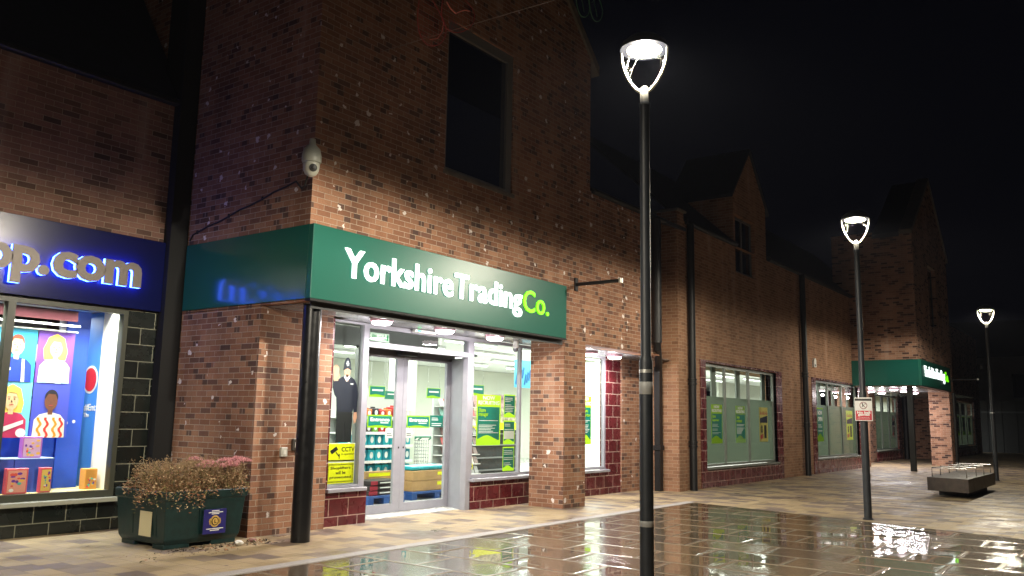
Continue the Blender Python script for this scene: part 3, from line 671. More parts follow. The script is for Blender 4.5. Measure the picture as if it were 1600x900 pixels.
g = MB(); g.box(38.9005, 42.8995, 9.28, 9.5, 0, .42); g.box(42.9005, 43.5, 9.26, 9.2995, 0, 2.86); g.build('tiled_surround', TILE_RED, bC)
shop_window(bC, [38.92, 40.2, 41.5, 42.88], .47, 2.85, 9.36, 2.14)
downpipe(bC, 43.9, 9.15, 0, 2.86, r=.12, collars=()); downpipe(bC, 44.85, 7.95, 0, 2.86, r=.12, collars=())
g = MB(); g.grid_solid((45.4005, 58.5), (0, 6.85), 8.0, 8.35, [(50.4, 56.0, .48, 2.92)]); g.box(38.31, 45.4, 8.001, 8.34, 2.88, 6.849); g.build('front_wall', BR_FAR, bC)
g = MB(); g.box(50.0, 50.395, 7.97, 8.3, 0, 3.0); g.box(56.005, 56.4, 7.97, 8.3, 0, 3.0); g.box(50.3955, 56.0045, 7.97, 8.3, 0, .475); g.build('tiled_surround', TILE_RED, bC)
shop_window(bC, [50.42, 52.2, 54.0, 55.98], .52, 2.9, 8.1, 2.2)
g = MB(); g.box(45.5, 58.4, 12.5, 12.6, 0, 3.3); g.box(34.5, 45.5, 14.5, 14.6, 0, 3.3); g.build('inner_wall', mat('store_wall_paint', (222, 224, 214), .7), bC)
g = MB(); g.face([(45.5, 8.36, 3.2), (58.4, 8.36, 3.2), (58.4, 12.5, 3.2), (45.5, 12.5, 3.2)]); g.build('inner_ceiling', CEIL, bC)
g = MB(); g.prism([(38.31, 7.98, 6.95), (38.31, 12.4, 8.6), (38.31, 12.4, 8.5), (38.31, 7.98, 6.855)], (20.4, 0, 0)); g.build('roof', SLATE, bC)

# ================================================================== BUILDING D: toy shop on the left
bD = empty('toy_shop_building', (6.6, 10.88, 0), 'brown brick shop building at the left edge with black tiles round its display window', 'building')
YD = 10.88
g = MB(); g.box(-3, 6.5, YD, YD+.3, 3.84, 5.85); g.build('upper_wall', BR_LEFT, bD)
MB().box(-3, 6.6, YD-.12, YD-.001, 5.83, 5.93, bev=.02).build('gutter', BLACK, bD)
g = MB(); g.prism([(-3, YD-.06, 5.94), (-3, 14.6, 11.4), (-3, 14.6, 11.3), (-3, YD-.06, 5.855)], (9.6, 0, 0)); g.build('roof', SLATE, bD)
g = MB(); g.box(6.09, 6.6, YD, YD+.3, 0, 2.86); g.box(-3, 6.0895, YD, YD+.3, 0, .40); g.build('tiled_surround', TILE_BLACK, bD)
g = MB(); g.box(6.5005, 6.77, YD-.16, YD+.3, 0, 9.5); g.build('downpipe', mat('black_corner_flashing', (3, 3, 5), .8), bD)
f = MB(); y = YD+.06
f.box(4.0, 6.085, y-.06, y+.06, .42, .50); f.box(4.0, 6.085, y-.06, y+.06, 2.79, 2.862); f.box(6.02, 6.085, y-.06, y+.06, .5, 2.79); f.box(4.57, 4.66, y-.06, y+.06, .5, 2.79); f.box(1.5, 4.0, y-.06, y+.06, .42, 2.862)
wd = f.build('window', mat('olive_dark_frame', (62, 64, 54), .4), bD)
MB().box(4.661, 6.019, y, y+.005, .501, 2.789).build('glass', GLASS, wd)
MB().box(4.01, 4.569, y, y+.005, .501, 2.789).build('glass', GLASS, wd)
MB().box(1.5, 6.12, y-.17, y-.061, .36, .415, bev=.006).build('sill', mat('pale_sill', (150, 152, 140), .45), wd)
# display bay
g = MB(); g.box(3.2, 6.07, YD+.125, 12.2, .44, .5); g.build('display_floor', mat('display_floor_cream', (235, 215, 140), .5), bD)
g = MB(); g.box(3.2, 6.07, YD+.125, 12.2, 2.86, 2.9); g.build('display_ceiling', WHITE, bD)
g = MB(); g.box(3.2, 5.62, 11.60, 11.64, .5, 1.36); g.box(5.62, 5.93, 11.55, 11.6, .5, 2.84); g.build('display_backdrop', mat('blue_backdrop', (40, 84, 205), .4, var=.15, vscale=1.2), bD)
MB().box(6.03, 6.06, 11.0, 11.4, .5, 2.85).build('display_jamb', mat('cream_jamb', (245, 240, 225), .5), bD)
MB().box(6.035, 6.06, 11.4005, 12.1, .5, 2.85).build('display_side', mat('sky_blue_panel', (70, 140, 225), .45), bD)
MB().box(3.2, 6.3, 13.6, 13.7, 0, 2.86).build('back_wall', mat('dim_back_wall', (130, 128, 128), .7), bD)
MB().box(5.54, 5.62, 11.58, 11.61, 1.361, 2.84).build('backdrop_edge', WHITE, bD)
MB().box(5.30, 5.62, 11.3, 11.36, 1.33, 1.36).build('display_shelf', CREAM, bD)
MB().box(4.4, 5.6, 11.25, 11.27, 2.66, 2.80).build('header_board', mat('maroon_header', (62, 10, 20), .5, var=.3, vscale=9), bD)
MB().box(4.3, 5.62, 11.2, 11.24, 2.585, 2.61).build('hanging_bar', WHITE, bD)

# ================================================================== far end of the street
o = MB(); o.box(61.5, 61.7, 1.5, 8.4, 0, 3.2)
fe = tag(o.build('timber_fence', mat('dark_fence_paint', (34, 36, 38), .7, var=.3, vscale=2)), 'tall dark boarded fence closing the far end beyond the last shop window', 'fence')
for k in range(9):
    MB().box(61.44, 61.499, 1.6+k*.8, 1.72+k*.8, 0, 3.15).build('batten', mat('dark_fence_paint', (34, 36, 38)), fe)
MB().box(61.40, 61.499, 1.5, 8.4, 2.45, 2.55).build('rail', mat('fence_rail_grey', (70, 72, 74), .6), fe)
o = MB(); o.box(64, 65, -1.2, 1.0, 0, 3.6); tag(o.build('brick_wall', BR_FAR), 'isolated brick wall end glimpsed beyond the dark fence', 'wall')
o = empty('background_building', (70, 6, 0), 'unlit dark building far behind the fence at the right edge', 'building')
MB().box(68, 78, -14, 12, 0, 6.5).build('wall', mat('unlit_render', (58, 56, 60), .8, var=.3, vscale=1), o)
MB().prism([(67.6, -14, 6.4), (73, -14, 9.5), (78.4, -14, 6.4)], (0, 26, 0)).build('roof', SLATE, o)
for yy in (-9, -4, 1, 6): MB().box(67.96, 67.999, yy, yy+1.2, 3.6, 5.2).build('window', DARKGLASS, o)
o = MB(); o.lathe([(.26, 0), (.28, .05), (.28, .85), (.31, .87), (.31, .95), (.2, 1.0)], (48.5, .75, 0), 16)
tag(o.build('litter_bin', BLACK, at=None), 'dark round litter bin at the far right edge of the paving', 'litter bin')

# ================================================================== street lamps
def street_lamp(x, y, label, k=1.0, ks=1.0):
    e = empty('street_lamp', (x, y, 0), label, 'street lamp', 'street lamps along the precinct')
    MB().lathe([(.085, 0), (.085, .01), (.062, .03), (.060, 1.2), (.060, 2.02), (.056, 2.05), (.047, 2.09), (.045, 4.40), (.05, 4.42), (.05, 4.45)], (x, y, 0), 24).build('column', POLE, e, smooth=True)
    MB().lathe([(.038, 4.45), (.042, 4.47), (.042, 4.56), (.036, 4.60), (.02, 4.61)], (x, y, 0), 16).build('spigot', ALU, e, smooth=True)
    # two curved arms rising like a tulip, in the plane that faces down the street
    dirv = Vector((-.24, .97, 0))
    for s_ in (-1, 1):
        pts = []
        for q in range(13):
            u = q/12; r = .03 + .19*math.sin(u*math.pi/2)**.9; z = 4.56 + .42*u**1.25
            pts.append(Vector((x, y, z)) + dirv*(s_*r))
        MB().tube(pts, [.015-.004*(q/12) for q in range(13)], 10).build('arm', ARMLIT, e, smooth=True)
    MB().lathe([(.0001, 5.13), (.07, 5.125), (.15, 5.09), (.205, 5.045), (.228, 4.995), (.228, 4.975), (.17, 4.972)], (x, y, 0), 32, caps=False).build('canopy', mat('lamp_canopy', (70, 74, 80), .4), e, smooth=True)
    MB().lathe([(.165, 4.974), (.15, 4.958), (.08, 4.945), (.0001, 4.94)], (x, y, 0), 32, caps=False).build('lens', LAMPLIT, e, smooth=True)
    rw = random.Random(int(x*10)); g = MB()
    for q in range(13):
        s_ = rw.choice((-1, 1)); u0, u1 = rw.uniform(.35, 1), rw.uniform(.35, 1)
        P0 = Vector((x, y, 4.56+.42*u0**1.25)) + dirv*(s_*(.03+.19*math.sin(u0*math.pi/2)**.9)); P1 = Vector((x+rw.uniform(-.06, .06), y, 4.94)) + dirv*(s_*rw.uniform(.02, .17))
        if rw.random() < .4: P1 = Vector((x, y, 4.56+.42*u1**1.25)) + dirv*(s_*(.0+.15*math.sin(u1*math.pi/2)**.9))
        g.tube([P0, (P0+P1)/2+Vector((rw.gauss(0, .01), rw.gauss(0, .01), -.012)), P1], .0005, 3)
    g.build('cobweb', mat('cobweb', (150, 145, 130), .6), e)
    MB().tube([(x, y, 1.93), (x, y, 1.96)], .0625, 16).build('band', ALU, e, smooth=True)
    lo = light('street_lamp_light', 'POINT', (x, y, 4.90), LAMP_W*k, (1, .90, .72), shadow_soft_size=.12)
    L = lo.data; L.use_nodes = True; nt = L.node_tree; em = nt.nodes['Emission']
    # road optics: most light is thrown out sideways, little straight down, none above the horizontal
    tc = nt.nodes.new('ShaderNodeTexCoord'); sx = nt.nodes.new('ShaderNodeSeparateXYZ'); rp = nt.nodes.new('ShaderNodeValToRGB')
    mr = nt.nodes.new('ShaderNodeMath'); mr.operation = 'MULTIPLY'; mr.inputs[1].default_value = -1.0
    nt.links.new(tc.outputs['Normal'], sx.inputs[0]); nt.links.new(sx.outputs[2], mr.inputs[0]); nt.links.new(mr.outputs[0], rp.inputs[0])
    e_ = rp.color_ramp.elements
    pts = [(0.0, 0.005), (.05, .06), (.13, .55), (.30, 1.0), (.65, .55), (1.0, .30)]
    while len(e_) < len(pts): e_.new(.5)
    for el, (p_, v_) in zip(e_, pts): el.position = p_; el.color = (v_, v_, v_, 1)
    nt.links.new(rp.outputs[0], em.inputs['Strength'])
    light('added_lamp_fill', 'POINT', (x, y, 4.86), LAMP_FILL*ks, (.86, .80, 1), shadow_soft_size=.05)  # added weak lavender fill light to lift the dark upper walls
    return e
l1 = street_lamp(6.85, 3.56, 'nearest street lamp, its tall black column standing in the wet paving', 2.1, 1.0)
l2 = street_lamp(14.88, 3.74, 'street lamp carrying the red and white ball games notice', 1.1, .5)
l3 = street_lamp(28.65, 3.60, 'farthest street lamp standing by the stone bench', .85, .3)
l4 = street_lamp(-1.2, 3.6, 'street lamp beside the viewer lighting the left shopfront', 2.2, 1.4)
# labels wrapped round the nearest column
for z, h in ((1.74, .11), (.60, .05)):
    MB().lathe([(.0605, z), (.0612, z+.001), (.0612, z+h), (.0605, z+h+.001)], (6.85, 3.56, 0), 24, caps=False).build('sticker', mat('grey_sticker', (150, 150, 148), .5), l1, smooth=True)

# no ball games notice on lamp two
dv = Vector((14.88, 3.74, 0)).normalized()
sg = empty('ball_games_notice', (14.79, 3.715, 1.77), 'small red and white no ball games notice strapped to a lamp column', 'notice')
W_, Hh = .27, .38
def notice():
    ang = math.atan2(-dv.x, dv.y) * -1
    T = Matrix.Translation((14.79, 3.715, 1.77)) @ Matrix.Rotation(math.atan2(dv.y, dv.x) - math.pi/2 + R(-6), 4, 'Z')
    parts = [('board', MB().box(-W_/2, W_/2, 0, .006, -Hh/2, Hh/2, bev=.002), WHITE),
             ('header', MB().box(-W_/2+.008, W_/2-.008, -.002, -.0005, Hh/2-.055, Hh/2-.018), INK),
             ('red_panel', MB().box(-W_/2+.012, W_/2-.012, -.002, -.0005, -Hh/2+.012, -.025), mat('sign_red', (190, 30, 50), .45))]
    ring = MB()
    for k in range(28):
        a, b = 2*math.pi*k/28, 2*math.pi*(k+1)/28
        ring.prism([(math.cos(a)*.058, -.002, .06+math.sin(a)*.058), (math.cos(b)*.058, -.002, .06+math.sin(b)*.058), (math.cos(b)*.049, -.002, .06+math.sin(b)*.049), (math.cos(a)*.049, -.002, .06+math.sin(a)*.049)], (0, .001, 0))
    ring.prism([(-.037, -.0022, .104), (-.030, -.0022, .108), (.040, -.0022, .018), (.033, -.0022, .013)], (0, .001, 0))
    parts.append(('ban_ring', ring, mat('sign_dark_red', (120, 20, 35), .45)))
    fig = MB(); fig.ell(-.012, .092, .008, .009, -.003, .001, 10); fig.plate([(-.022, .080), (-.004, .082), (.004, .060), (.018, .045), (.012, .038), (-.006, .052), (-.016, .035), (-.026, .036), (-.016, .058)], -.003, .001); fig.ell(.026, .084, .009, .009, -.003, .001, 10)
    parts.append(('player_pictogram', fig, INK))
    for nm, b, mm in parts:
        b.xform(T); b.build(nm, mm, sg)
    for body, x0, x1, z0, z1, bo in (('PLAY AREA', -.06, .06, Hh/2-.045, Hh/2-.028, 0), ('No ball', -.10, .10, -.075, -.035, .04), ('games', -.09, .09, -.118, -.078, .04), ('No unauthorised', -.08, .08, -.140, -.127, 0), ('cycling or skating', -.09, .09, -.166, -.150, 0)):
        if body == 'PLAY AREA': continue
        t_ = text('lettering', body, x0, x1, z0, z1, -.0025, .001, PAPER, None, bold=bo)
        t_.data.transform(T); t_.data.transform(Matrix.Translation(-origin(sg))); t_.parent = sg
    for z in (-.1, .1):
        MB().tube([Vector((14.88+.066*math.cos(a), 3.74+.066*math.sin(a), 1.77+z)) for a in [2*math.pi*i/16 for i in range(16)]], .006, 6, closed=True).build('strap', ALU, sg)
notice()

# ================================================================== signs on the store
shop_sign(6.75, 12.47, 8.02, 10.70, 2.905, 3.832, 'large green shop sign with glowing white letters wrapping the near tower corner', None)
shop_sign(31.85, 37.35, 6.06, 9.0, 2.905, 3.80, 'small distant green shop sign with lit letters on the far tower', None)
# toy shop sign: grey letters floating in blue light
sgn = empty('shop_sign', (6.5, 10.75, 2.87), 'dark blue shop sign with grey letters edged in glowing blue light', 'shop sign')
MB().box(-3, 6.495, 10.80, 10.879, 2.868, 3.838, bev=.005).build('panel', NAVY, sgn)
for word, a, b, c, d in (('op.', 4.12, 4.925, 3.0, 3.465), ('com', 4.955, 6.125, 3.135, 3.47)):
    text('letter_glow', word, a, b, c, d, 10.772, .05, BLUELIT, sgn, bold=.045, spacing=.95)
    text('letter_face', word, a, b, c, d, 10.721, .012, GREYLET, sgn, bold=.045, spacing=.95)

# sign arms on brick (empty brackets)
def bracket(x, y, z, label):
    e = empty('sign_bracket', (x, y, z), label, 'bracket')
    MB().box(x-.05, x+.05, y-.03, y-.001, z-.12, z+.12, bev=.004).build('wall_plate', BLACK, e)
    MB().tube([(x, y-.03, z), (x, y-.95, z+.0)], .032, 12).build('arm', BLACK, e, smooth=True)
    MB().lathe([(.042, -.04), (.042, .04)], (x, y-.93, z), 12).build('end_cap', ALU, e, smooth=True)
bracket(12.93, 8.13, 3.93, 'empty black bracket arm jutting from brick just right of the large green sign')
bracket(38.15, 6.15, 3.4, 'tiny empty black bracket arm beside the distant green sign')

# ceiling lights
gl = 'round ceiling lights under the near sign'
i = 0
for x, y, lb in ((8.45, 8.5, 'leftmost bright round light under the large green sign'), (9.80, 8.5, 'bright round light in the middle under the large green sign, left of the small camera'), (11.05, 8.5, 'bright round light under the large green sign, nearest the small dome camera')):
    ceiling_light(x, y, 2.868, lb, gl, CANOPY_W)
for x, y, lb in ((14.55, 8.8, 'bright round light directly behind the brick pier'), (15.45, 8.75, 'bright round light over the maroon tile pillar right of the pier')):
    ceiling_light(x, y, 2.868, lb, 'round ceiling lights right of the pier', CANOPY_W)
for r_, (x, y) in enumerate([(32.9, 7.2), (32.9, 8.4), (34.6, 7.2), (34.6, 8.4), (36.3, 7.2), (36.3, 8.4)]):
    ceiling_light(x, y, 2.868, 'small round ceiling light glowing under the distant green sign', 'round ceiling lights under the far sign', CANOPY_W*.85)

# store ceiling strips (each a lamp) ------------------------------------------------
def strip(x0, x1, y, z, label, group):
    e = empty('strip_light', ((x0+x1)/2, y, z), label, 'strip light', group)
    MB().box(x0, x1, y-.07, y+.07, z-.02, z+.03).build('housing', WHITE, e)
    MB().box(x0+.02, x1-.02, y-.05, y+.05, z-.045, z-.021, bev=.01).build('tube', STRIP, e)
k = 0
for yy in (10.6, 12.2, 13.8, 15.4, 17.0):
    for xx in (8.3, 11.2, 14.1, 17.0, 19.9, 22.8, 25.7, 28.6, 31.5):
        strip(xx, xx+1.8, yy, 3.2, 'white strip light on the store ceiling, one of many in straight rows', 'strip lights on the store ceiling'); k += 1
for (x, y, sx, sy, pw) in ((10.5, 12.0, 5, 3.5, 1.0), (15.5, 12.5, 5, 4.5, 1.0), (21.5, 12.5, 6, 5, 3.6), (29.5, 12.5, 6, 5, 3.6)):
    light('store_light', 'AREA', (x, y, 3.12), STORE_W*pw, (.97, 1, .95), shape='RECTANGLE', size=sx, size_y=sy)
light('store_light', 'AREA', (10.2, 10.35, 2.55), 16, (.97, 1, .96), shape='RECTANGLE', size=2.2, size_y=.5)
light('store_light', 'AREA', (40.5, 11.5, 2.8), 420, (.97, 1, .95), shape='RECTANGLE', size=5, size_y=3)
light('store_light', 'AREA', (53.5, 10.5, 3.0), 420, (.97, 1, .95), shape='RECTANGLE', size=6, size_y=2)
light('display_light', 'AREA', (5.1, 11.08, 2.84), TOY_W*1.25, (1, .98, .95), shape='RECTANGLE', size=1.9, size_y=.2, spread=R(110))
light('display_light', 'AREA', (5.3, 12.4, 2.8), TOY_W*.6, (1, .97, .93), shape='RECTANGLE', size=1.5, size_y=1.0)


# ================================================================== posters and notices behind the glass
def wavy(g, x0, x1, z0, z1, y, t=.002, up=True, amp=.3):
    """panel with a wavy lower edge, the poster style of this shop"""
    n = 12; h = z1-z0
    bot = [(x0+(x1-x0)*k/n, z0 + h*amp*(.5+.5*math.sin(-.6+k/n*5.2))*.5) for k in range(n+1)]
    return g.plate([(x0, z1)] + bot + [(x1, z1)], y, t)
def lines(g, x0, x1, z0, z1, y, n, th=.5, seed=1):
    rr = random.Random(seed); st = (z1-z0)/n
    for k in range(n):
        z = z1-(k+1)*st
        if rr.random() < .12: continue
        g.box(x0, x0+(x1-x0)*rr.uniform(.55, 1), y, y+.001, z, z+st*th)
    return g
def poster(x0, x1, z0, z1, y, label, head=None, sub=None, group=None, nlines=9, seed=1, teal=TEAL):
    e = empty('poster', ((x0+x1)/2, y, z0), label, 'poster', group)
    MB().face([(x0, y, z0), (x1, y, z0), (x1, y, z1), (x0, y, z1)]).build('sheet', LIME, e)
    m_ = .05*(x1-x0); zt = z1-(.24*(z1-z0) if head else .05*(z1-z0))
    wavy(MB(), x0+m_, x1-m_, z0+.10*(z1-z0), zt, y-.0025, .002).build('teal_panel', teal, e)
    if head:
        hh = head.split('|'); k = len(hh); H = (z1-zt)*.80
        for i_, wd in enumerate(hh):
            zz1 = z1-.02-(H/k)*i_; wd_w = (x1-x0)*(.5 if len(wd) < 5 else .88)
            text('heading', wd, (x0+x1)/2-wd_w/2, (x0+x1)/2+wd_w/2, zz1-H/k*.82, zz1, y-.001, .0015, PAPER, e, bold=.03)
    zl = zt-.02
    if sub:
        sl = sub.split('|')
        for i_, wd in enumerate(sl):
            h = .085*(z1-z0)
            text('heading', wd, x0+m_*1.7, x0+m_*1.7+min((x1-x0)*.8, len(wd)*h*.52), zl-h, zl, y-.0035, .0015, LIME, e, bold=.035); zl -= h*1.22
        zl -= .015
    lines(MB(), x0+m_*1.8, x1-m_*1.8, z0+.24*(z1-z0), zl, y-.004, nlines, .38, seed).build('small_print', PAPER, e)
    return e
YW = 9.245
poster(11.55, 12.235, 1.045, 1.915, YW, 'largest lime and teal poster reading now recruiting store manager', 'NOW|RECRUITING', 'Store|manager', nlines=9, seed=2)
poster(12.33, 12.67, 1.53, 1.94, YW, 'top small teal notice in the column beside the store manager poster', seed=3)
p_ = poster(12.325, 12.665, 1.055, 1.475, YW, 'middle small teal notice with a white card, beside the store manager poster', seed=4)
MB().box(12.34, 12.64, YW-.0065, YW-.005, 1.15, 1.29).build('white_card', PAPER, p_)
poster(12.32, 12.66, .59, 1.01, YW, 'bottom small teal notice in the column beside the store manager poster', seed=5)
poster(15.0, 15.38, 1.02, 2.0, YW+.02, 'recruiting poster half hidden behind the brick pier', 'NOW|RECRUITING', 'Store|supervisor', seed=6)
e = empty('round_sticker', (11.43, YW, .70), 'small round yellow sticker low on the window beside the entrance', 'sticker')
MB().ell(11.435, .70, .05, .062, YW, .002).build('disc', YEL, e); MB().ell(11.435, .70, .030, .02, YW-.002, .0015).build('camera_mark', INK, e)
YB = YM+.108
for (a, b, lb, hd, sb, sd) in ((19.64, 20.31, 'recruiting poster in the left pane of the nearer frosted window', 'NOW|RECRUITING', 'Store|Supervisor', 7), (21.18, 21.84, 'recruiting poster in the middle pane of the nearer frosted window', 'NOW|RECRUITING', 'Sales|assistant', 8)):
    poster(a, b, 1.01, 1.95, YB, lb, hd, sb, seed=sd)
def picture_poster(x0, x1, z0, z1, y, label, bgm, group=None):
    e = empty('poster', ((x0+x1)/2, y, z0), label, 'poster', group); w_, h_ = x1-x0, z1-z0
    MB().box(x0, x1, y, y+.003, z0, z1).build('sheet', bgm, e)
    g = MB()
    for k in range(5): g.plate([(x0+w_*(.1+.18*k), z0+h_*.78), (x0+w_*(.24+.18*k), z0+h_*.80), (x0+w_*(.17+.18*k), z0+h_*.90)], y-.002, .0015)
    g.build('bunting', mat('poster_red', (176, 40, 60), .5), e)
    MB().plate([(x0+w_*.08, z0+h_*.55), (x0+w_*.95, z0+h_*.55), (x0+w_*.95, z0+h_*.76), (x0+w_*.08, z0+h_*.68)], y-.002, .0015).build('dark_panel', mat('poster_navy', (22, 28, 60), .5), e)
    MB().box(x0+w_*.55, x0+w_*.82, y-.002, y-.0005, z0+h_*.1, z0+h_*.48).ell(x0+w_*.28, z0+h_*.42, w_*.09, h_*.06, y-.002, .0015).box(x0+w_*.2, x0+w_*.36, y-.002, y-.0005, z0+h_*.26, z0+h_*.37).build('product_picture', INK, e)
    MB().ell(x0+w_*.18, z0+h_*.14, w_*.09, h_*.07, y-.002, .0015).ell(x0+w_*.36, z0+h_*.16, w_*.07, h_*.08, y-.002, .0015).build('red_marks', mat('poster_red', (176, 40, 60)), e)
picture_poster(22.86, 23.50, 1.02, 1.95, YB, 'cream picture poster with dark shapes in the right pane of the nearer frosted window', mat('poster_cream', (220, 205, 120), .5))
e = empty('poster', (28.0, YB, 1.0), 'narrow teal poster reading now open in the farther frosted window', 'poster')
MB().box(27.95, 28.62, YB, YB+.003, .98, 2.05).build('sheet', LIME, e); wavy(MB(), 27.99, 28.58, 1.1, 2.0, YB-.0025, .002).build('teal_panel', TEAL, e)
text('heading', 'NOW', 28.05, 28.52, 1.82, 1.96, YB-.003, .0015, PAPER, e, bold=.03); text('heading', 'OPEN', 28.05, 28.52, 1.62, 1.76, YB-.003, .0015, PAPER, e, bold=.03)
lines(MB(), 28.06, 28.5, 1.3, 1.55, YB-.004, 4, .4, 9).build('small_print', PAPER, e)
picture_poster(31.3, 32.1, 1.0, 2.02, YB, 'lime picture poster at the right of the farther frosted window', mat('poster_lime_cream', (205, 220, 80), .5))
for i_, (a, lb) in enumerate(((50.9, 'left lime poster in the farthest shop window'), (52.7, 'middle lime poster in the farthest shop window'), (54.6, 'right lime poster in the farthest shop window'))):
    poster(a, a+.9, 1.1, 2.1, 8.108, lb, seed=20+i_)
picture_poster(42.1, 42.7, 1.0, 2.0, 9.365, 'pale picture poster in the window under the far tower', PAPER)

# entrance door signs
def door_sign(x0, x1, z0, z1, y, label):
    e = empty('entrance_sign', ((x0+x1)/2, y, z0), label, 'door sign')
    MB().box(x0, x1, y, y+.003, z0, z1).build('sheet', LIME, e)
    wavy(MB(), x0+.02, x1-.02, z0+.02, z1-.02, y-.0025, .002, amp=.25).build('teal_panel', TEAL, e)
    text('lettering', 'Entrance', x0+.06, x1-.06, z0+.098, z0+.158, y-.003, .0015, PAPER, e, bold=.03)
    MB().box(x0+.28, x1-.08, y-.004, y-.003, z0+.068, z0+.082).build('small_print', PAPER, e)
door_sign(9.50, 10.04, 1.33, 1.53, 9.777, 'green and lime entrance sign on the left door leaf')
door_sign(10.39, 10.95, 1.33, 1.53, 9.777, 'green and lime entrance sign on the right door leaf')
for (a, b, z0, z1, mm, lb) in ((10.96, 11.295, 1.345, 1.54, TEAL, 'teal opening times sticker beside the right entrance sign'), (9.445, 9.485, 1.345, 1.53, TEAL, 'sliver of teal sticker at the left edge of the left door leaf')):
    e = empty('door_sticker', ((a+b)/2, 9.777, z0), lb, 'sticker'); MB().box(a, b, 9.777, 9.78, z0, z1).build('sheet', mm, e)
    if b-a > .1: lines(MB(), a+.04, b-.03, z0+.02, z1-.02, 9.7755, 5, .4, 4).build('small_print', PAPER, e)
for (a, lb) in ((9.905, 'small white paper note below the left entrance sign'), (10.36, 'small white paper note below the right entrance sign')):
    e = empty('paper_note', (a, 9.777, 1.18), lb, 'note'); MB().box(a, a+.17, 9.777, 9.779, 1.165, 1.32).build('sheet', PAPER, e)
    lines(MB(), a+.03, a+.15, 1.20, 1.26, 9.776, 2, .5, 5).build('small_print', mat('grey_ink', (120, 120, 125), .5), e)
# security notices, left window
e = empty('cctv_notice', (8.55, 9.25, .54), 'black and yellow camera warning notice at the foot of the left window', 'notice')
x0, x1 = 8.235, 8.80
MB().box(x0, x1, 9.247, 9.25, .55, 1.12).build('sheet', PAPER, e)
MB().box(x0+.01, x1-.01, 9.244, 9.2465, .865, 1.11).box(x0+.01, x1-.01, 9.244, 9.2465, .56, .845).build('yellow_panel', YEL, e)
text('lettering', 'CCTV', 8.52, 8.785, 1.00, 1.065, 9.243, .001, INK, e, bold=.015); text('lettering', 'in operation', 8.52, 8.785, .945, .98, 9.243, .001, INK, e)
g = MB(); g.plate([(8.29, 1.01), (8.41, 1.075), (8.45, 1.03), (8.33, .965)], 9.242, .001); g.plate([(8.40, .99), (8.47, .93), (8.475, .945), (8.41, 1.0)], 9.242, .001); g.box(8.47, 8.485, 9.242, 9.243, .90, .97); g.build('camera_symbol', INK, e)
g = MB(); g.box(x0+.01, x1-.01, 9.242, 9.2435, .868, .884)
for k in range(22):
    a = x0+.035+k*.0235
    for zz in (.575, .812): g.plate([(a, zz), (a+.012, zz), (a+.02, zz+.018), (a+.008, zz+.018)], 9.242, .001)
for k in range(10):
    zz = .60+k*.0215
    for a in (x0+.028, x1-.046): g.plate([(a, zz), (a+.018, zz+.008), (a+.018, zz+.018), (a, zz+.01)], 9.242, .001)
g.build('chequered_border', INK, e)
for body, a, b, z_ in (('Shoplifters', 8.315, 8.72, .745), ('will be', 8.42, 8.62, .685), ('prosecuted', 8.305, 8.735, .617)):
    text('lettering', body, a, b, z_, z_+.048, 9.243, .001, INK, e, bold=.012)

# life-size printed police officer behind the left window
e = empty('police_cutout', (8.55, 9.25, 1.13), 'flat life-size printed police officer raising a palm behind the left window', 'cutout')
yb = 9.256
MB().plate([(8.40, 1.13), (8.385, 1.75), (8.44, 1.78), (8.68, 1.78), (8.72, 1.70), (8.70, 1.13)], yb, .004).build('card', mat('charcoal_print', (30, 30, 36), .6), e)
g = MB(); g.plate([(8.385, 1.60), (8.37, 1.76), (8.33, 1.80), (8.285, 1.90), (8.29, 2.0), (8.345, 2.03), (8.40, 2.02), (8.47, 2.055), (8.55, 2.085), (8.63, 2.08), (8.74, 2.03), (8.80, 1.95), (8.83, 1.80), (8.82, 1.56), (8.76, 1.55), (8.74, 1.62), (8.73, 1.56), (8.40, 1.56)], yb-.004, .0035); g.build('sweater', NAVYCL, e)
MB().plate([(8.39, 1.555), (8.73, 1.555), (8.72, 1.13), (8.595, 1.13), (8.57, 1.42), (8.54, 1.13), (8.40, 1.13)], yb-.0045, .0035).build('trousers', mat('printed_trousers', (18, 18, 22), .6), e)
g = MB(); g.ell(8.575, 2.14, .062, .085, yb-.006, .0015); g.plate([(8.545, 2.0), (8.605, 2.0), (8.60, 2.09), (8.55, 2.09)], yb-.006, .0015)
g.build('face', SKIN, e)
g = MB(); g.plate([(8.505, 2.055), (8.57, 1.99), (8.64, 2.055), (8.615, 2.085), (8.57, 2.04), (8.53, 2.085)], yb-.008, .0015); g.build('shirt_collar', PAPER, e)
g = MB(); g.ell(8.552, 2.15, .010, .005, yb-.008, .001, 8); g.ell(8.598, 2.15, .010, .005, yb-.008, .001, 8); g.box(8.555, 8.597, yb-.008, yb-.007, 2.093, 2.099); g.box(8.572, 8.578, yb-.008, yb-.007, 2.115, 2.14); g.build('face_features', mat('print_shadow', (110, 70, 60), .6), e)
hp = [(8.485, 2.165)] + [(8.572+.078*math.cos(a), 2.195+.145*math.sin(a)) for a in [math.pi*(1-k/10) for k in range(11)]] + [(8.665, 2.175), (8.655, 2.16), (8.575, 2.185), (8.495, 2.152)]
MB().plate(hp, yb-.008, .002).build('helmet', mat('helmet_print', (26, 28, 44), .5), e)
sp = [(8.572+(.036 if k % 2 == 0 else .018)*math.cos(math.pi*k/8), 2.255+(.046 if k % 2 == 0 else .026)*math.sin(math.pi*k/8)) for k in range(16)]
MB().plate(sp, yb-.010, .0015).build('helmet_badge', mat('badge_silver', (205, 208, 215), .5), e)
g = MB(); g.plate([(8.30, 1.99), (8.285, 2.07), (8.31, 2.12), (8.395, 2.125), (8.40, 2.06), (8.385, 1.995)], yb-.006, .0015)
